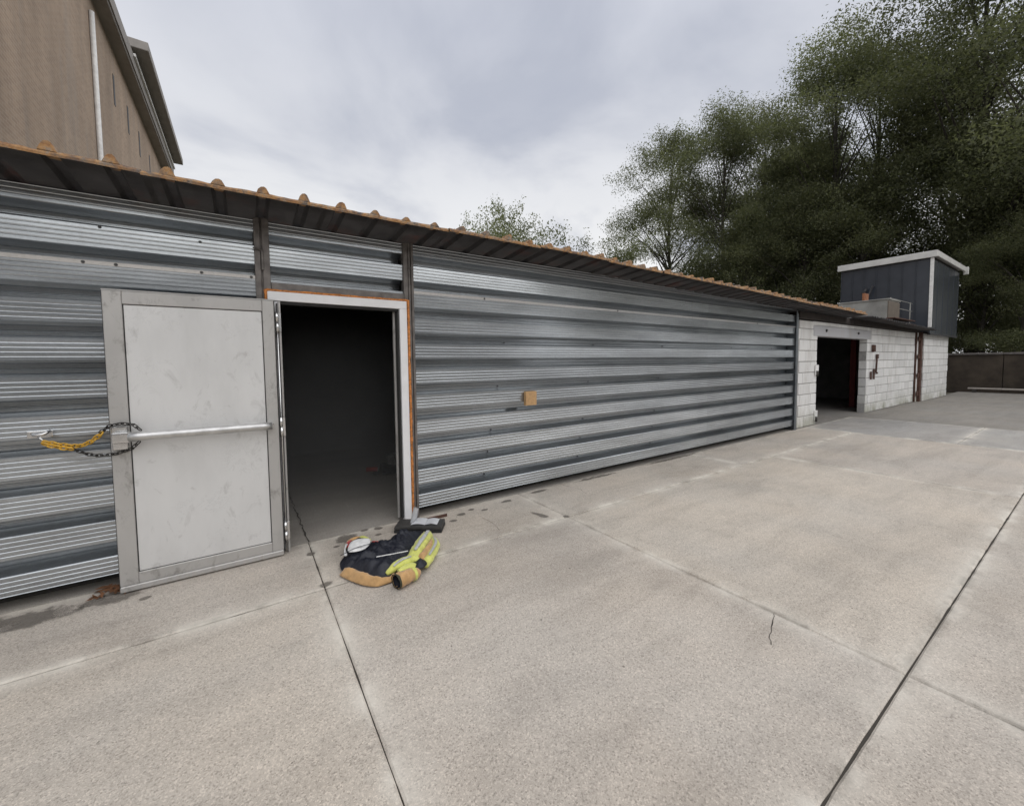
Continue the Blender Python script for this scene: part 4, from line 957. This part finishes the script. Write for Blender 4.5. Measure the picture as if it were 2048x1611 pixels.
def make_tree(seed, H, base, Rad, ncl, per, m, leaf=0.13, spread=0.62, lean=(0, 0), shoots=10):
    g = np.random.default_rng(seed); r_ = random.Random(seed)
    lob = [(r_.uniform(0, 6.28), r_.uniform(0.15, 0.95), r_.uniform(0.18, 0.42)) for _ in range(9)]
    def env(u, a):
        q = Rad*max(0.02, math.sin(math.pi*min(1, max(0, u))**0.85))**0.62
        for la, lu, lr in lob: q *= 1+lr*math.exp(-((u-lu)/0.16)**2)*max(0, math.cos(a-la))**2
        return q*(0.80+0.18*noise.noise(Vector((math.cos(a)*1.5, math.sin(a)*1.5, u*4+seed))))
    cents, outs = [], []
    nb = max(6, ncl//9)
    for k in range(nb):                              # boughs, each a flattened clump of sprays
        u = r_.random()**0.9; a = r_.uniform(0, 6.283); rho = r_.random()**0.40
        rr = env(u, a)*rho; bx_, by_, bz_ = math.cos(a)*rr+lean[0]*u, math.sin(a)*rr+lean[1]*u, base+(H-base)*u
        br = r_.uniform(0.75, 1.35)*Rad*0.24
        for j in range(9):
            q = Vector((r_.gauss(0, 1), r_.gauss(0, 1), r_.gauss(0, 0.55))); q *= min(1, 1.6/max(q.length, 0.1))*br*0.72
            cents.append((bx_+q.x, by_+q.y, bz_+q.z-0.12*(q.x*q.x+q.y*q.y)/br)); outs.append((math.cos(a)*rho, math.sin(a)*rho, 0.35+u*0.8))
    ncl = len(cents)
    for k in range(shoots):                          # leading shoots that break the outline
        a = r_.uniform(0, 6.283); u = r_.uniform(0.80, 1.0); rr = env(u, a)*r_.uniform(0.3, 1.05); L = r_.uniform(0.6, 1.5)
        for s_ in range(4):
            cents.append((math.cos(a)*(rr+0.12*s_)+lean[0]*u, math.sin(a)*(rr+0.12*s_)+lean[1]*u, base+(H-base)*u+L*s_/3)); outs.append((0, 0, 1.5))
    C_ = np.array(cents); O_ = np.array(outs); nC = len(C_)
    size = g.uniform(0.55, 1.25, nC); size[ncl:] = 0.30
    cnt = np.maximum(6, (per*size**1.6)).astype(int); idx = np.repeat(np.arange(nC), cnt); n = len(idx)
    off = np.clip(g.normal(0, 1, (n, 3)), -1.7, 1.7)*np.array([spread, spread, spread*0.62])*size[idx, None]
    P_ = C_[idx]+off+O_[idx]*(g.random((n, 1))-0.5)*0.5
    d = g.normal(0, 1, (n, 3)); d[:, 2] -= 0.5; d /= np.linalg.norm(d, axis=1)[:, None]
    nn = g.normal(0, 1, (n, 3)); nn[:, 2] += 0.9; s = np.cross(d, nn); s /= np.linalg.norm(s, axis=1)[:, None]
    L = leaf*g.uniform(0.65, 1.3, (n, 1)); W = L*g.uniform(0.34, 0.5, (n, 1))
    co = np.empty((n, 4, 3)); co[:, 0] = P_-d*L*0.5; co[:, 1] = P_+s*W*0.5+d*L*0.05; co[:, 2] = P_+d*L*0.5; co[:, 3] = P_-s*W*0.5+d*L*0.05
    me = bpy.data.meshes.new('crown'); me.vertices.add(n*4); me.loops.add(n*4); me.polygons.add(n)
    me.vertices.foreach_set('co', co.reshape(-1)); me.loops.foreach_set('vertex_index', np.arange(n*4, dtype=np.int32))
    me.polygons.foreach_set('loop_start', np.arange(0, n*4, 4, dtype=np.int32)); me.polygons.foreach_set('loop_total', np.full(n, 4, dtype=np.int32))
    at = me.attributes.new('tone', 'FLOAT', 'POINT'); tone = np.clip(g.normal(0.45, 0.22, n)+0.15*g.normal(0, 1, nC)[idx], 0, 1)
    at.data.foreach_set('value', np.repeat(tone, 4).astype(np.float32)); me.update(); me.materials.append(m)
    # trunk and limbs
    bm = bmesh.new(); tr = [Vector((0.25*noise.noise(Vector((seed, k*0.4, 0)))+lean[0]*k/9, 0.25*noise.noise(Vector((k*0.4, seed, 5)))+lean[1]*k/9, -0.1+(H*0.86)*k/9)) for k in range(10)]
    r0 = H*0.0105+0.04; tube(bm, tr, [r0*(1-0.088*k) for k in range(10)], 8)
    pick = r_.sample(range(ncl), min(ncl, 46))
    for k in pick:
        c_ = Vector(cents[k]); f = max(0.18, min(0.92, (c_.z-H*0.13)/(H*0.86)*0.86)); j = f*9; a = tr[int(j)].lerp(tr[min(9, int(j)+1)], j-int(j))
        mid = a.lerp(c_, 0.5)+Vector((r_.uniform(-0.2, 0.2), r_.uniform(-0.2, 0.2), r_.uniform(0.1, 0.4)))
        rb_ = r0*(1-0.8*f)*0.5; tube(bm, [a, a.lerp(mid, 0.5), mid, mid.lerp(c_, 0.6), c_], [rb_, rb_*0.75, rb_*0.5, rb_*0.33, 0.012], 5)
    tm = bpy.data.meshes.new('trunk'); bm.to_mesh(tm); bm.free(); tm.materials.append(M_BARK)
    return me, tm
def plant(meshes, name, label, x, y, sc_=1.0, rz=0.0, group=None, cat='tree'):
    o = thing(name, label, cat, (x, y, -0.06), group); o.rotation_euler.z = rz; o.scale = (sc_, sc_, sc_)
    for nme, me in (('crown', meshes[0]), ('trunk', meshes[1])):
        c = bpy.data.objects.new(nme, me); COL.objects.link(c); c.parent = o
    return o
tA = make_tree(1, 22, 3.5, 5.2, 560, 165, M_LF1, 0.155, 0.5)
tB = make_tree(2, 21, 2.8, 5.0, 540, 165, M_LF1, 0.155, 0.5, shoots=22)
tC = make_tree(3, 24, 5.0, 5.4, 600, 165, M_LF3, 0.155, 0.5)
tD = make_tree(4, 15, 1.2, 4.0, 330, 165, M_LF3, 0.155, 0.5)
tE = make_tree(5, 13.2, 3.0, 5.2, 480, 80, M_LF2, leaf=0.19, spread=0.45, shoots=26)
tF = make_tree(6, 10.3, 2.0, 2.3, 190, 170, M_LF2, leaf=0.17, shoots=6, spread=0.5)
tG = make_tree(7, 11.2, 3.0, 1.6, 50, 60, M_LF1, leaf=0.2, shoots=14)
GR = 'tall trees behind the shed and garage'
plant(tE, 'tree', 'airy young tree with sparse leaves rising behind the middle of the shed roof', 17.5, 26.8, 1.0, 0.4)
plant(tG, 'tree', 'thin leafy sapling just behind the shed roof edge', 23.5, 24.5, 1.0, 0.0)
plant(tF, 'tree', 'small rounded pale green tree behind the shed roof', 22.7, 19.6, 1.0, 1.0)
plant(tB, 'tree', 'outermost tall tree of the wood, next to the small pale green tree', 32.2, 22.4, 1.02, 0.2)
plant(tA, 'tree', 'tall light green tree second in from the edge of the wood', 32.8, 17.9, 0.97, 1.7)
big = [(tC, 38.2, 17.4, 0.95, 0.3), (tA, 35.4, 11.4, 1.08, 3.3), (tC, 38.8, 9.9, 0.99, 2.1), (tC, 36.0, 4.7, 1.14, 4.4), (tA, 33.4, 1.6, 1.12, 5.2), (tB, 42.5, 6.6, 1.05, 0.9), (tC, 38.5, 1.0, 1.1, 1.4), (tA, 40.5, 13.5, 0.9, 5.0), (tB, 37.2, 14.6, 0.86, 2.2), (tA, 34.6, 14.0, 0.78, 4.1)]
for ms_, x, y, s_, rz in big: plant(ms_, 'tree', 'tall dark leafy tree in the wood behind the garage', x, y, s_, rz, GR)
low = [(31.0, 15.0, 0.82, 0.0), (32.3, 12.0, 0.86, 1.1), (33.5, 9.2, 0.85, 2.5), (34.0, 4.0, 0.60, 4.0), (36.5, 2.0, 0.80, 5.5), (43.0, 4.0, 0.9, 0.7), (31.5, 2.4, 0.55, 2.9)]
for x, y, s_, rz in low: plant(tD, 'understory_tree', 'shorter dark understory tree among the tall trees behind the garage', x, y, s_, rz, 'understory trees in the wood')

# ------------------------------------------------------------------ across the yard, behind the viewer (seen only as reflections in the steel)
opp = thing('warehouse', 'long grey warehouse with a flat roof across the yard', 'building', (-10, -30, 0))
M_WH = simple('grey_render', (0.24, 0.235, 0.23), 0.85, 0, 0.2, 0.8)
boxo('wall', (-60, 24, -38, -26, 0, 7.9), M_WH, opp, 0.05)
boxo('roof_edge', (-60.2, 24.2, -38.2, -25.8, 7.901, 8.2), M_POST, opp, 0.03)
for k in range(9): boxo('window', (-52+k*8, -48+k*8, -25.999, -25.95, 2.5, 4.5), M_DARKST, opp, 0)
for k in range(9): plant(tC if k % 2 else tA, 'tree', 'tall tree in the row across the yard beside the warehouse', 30+k*7.0, -24-(k % 3)*2, 0.9, k*1.3, 'row of trees across the yard')
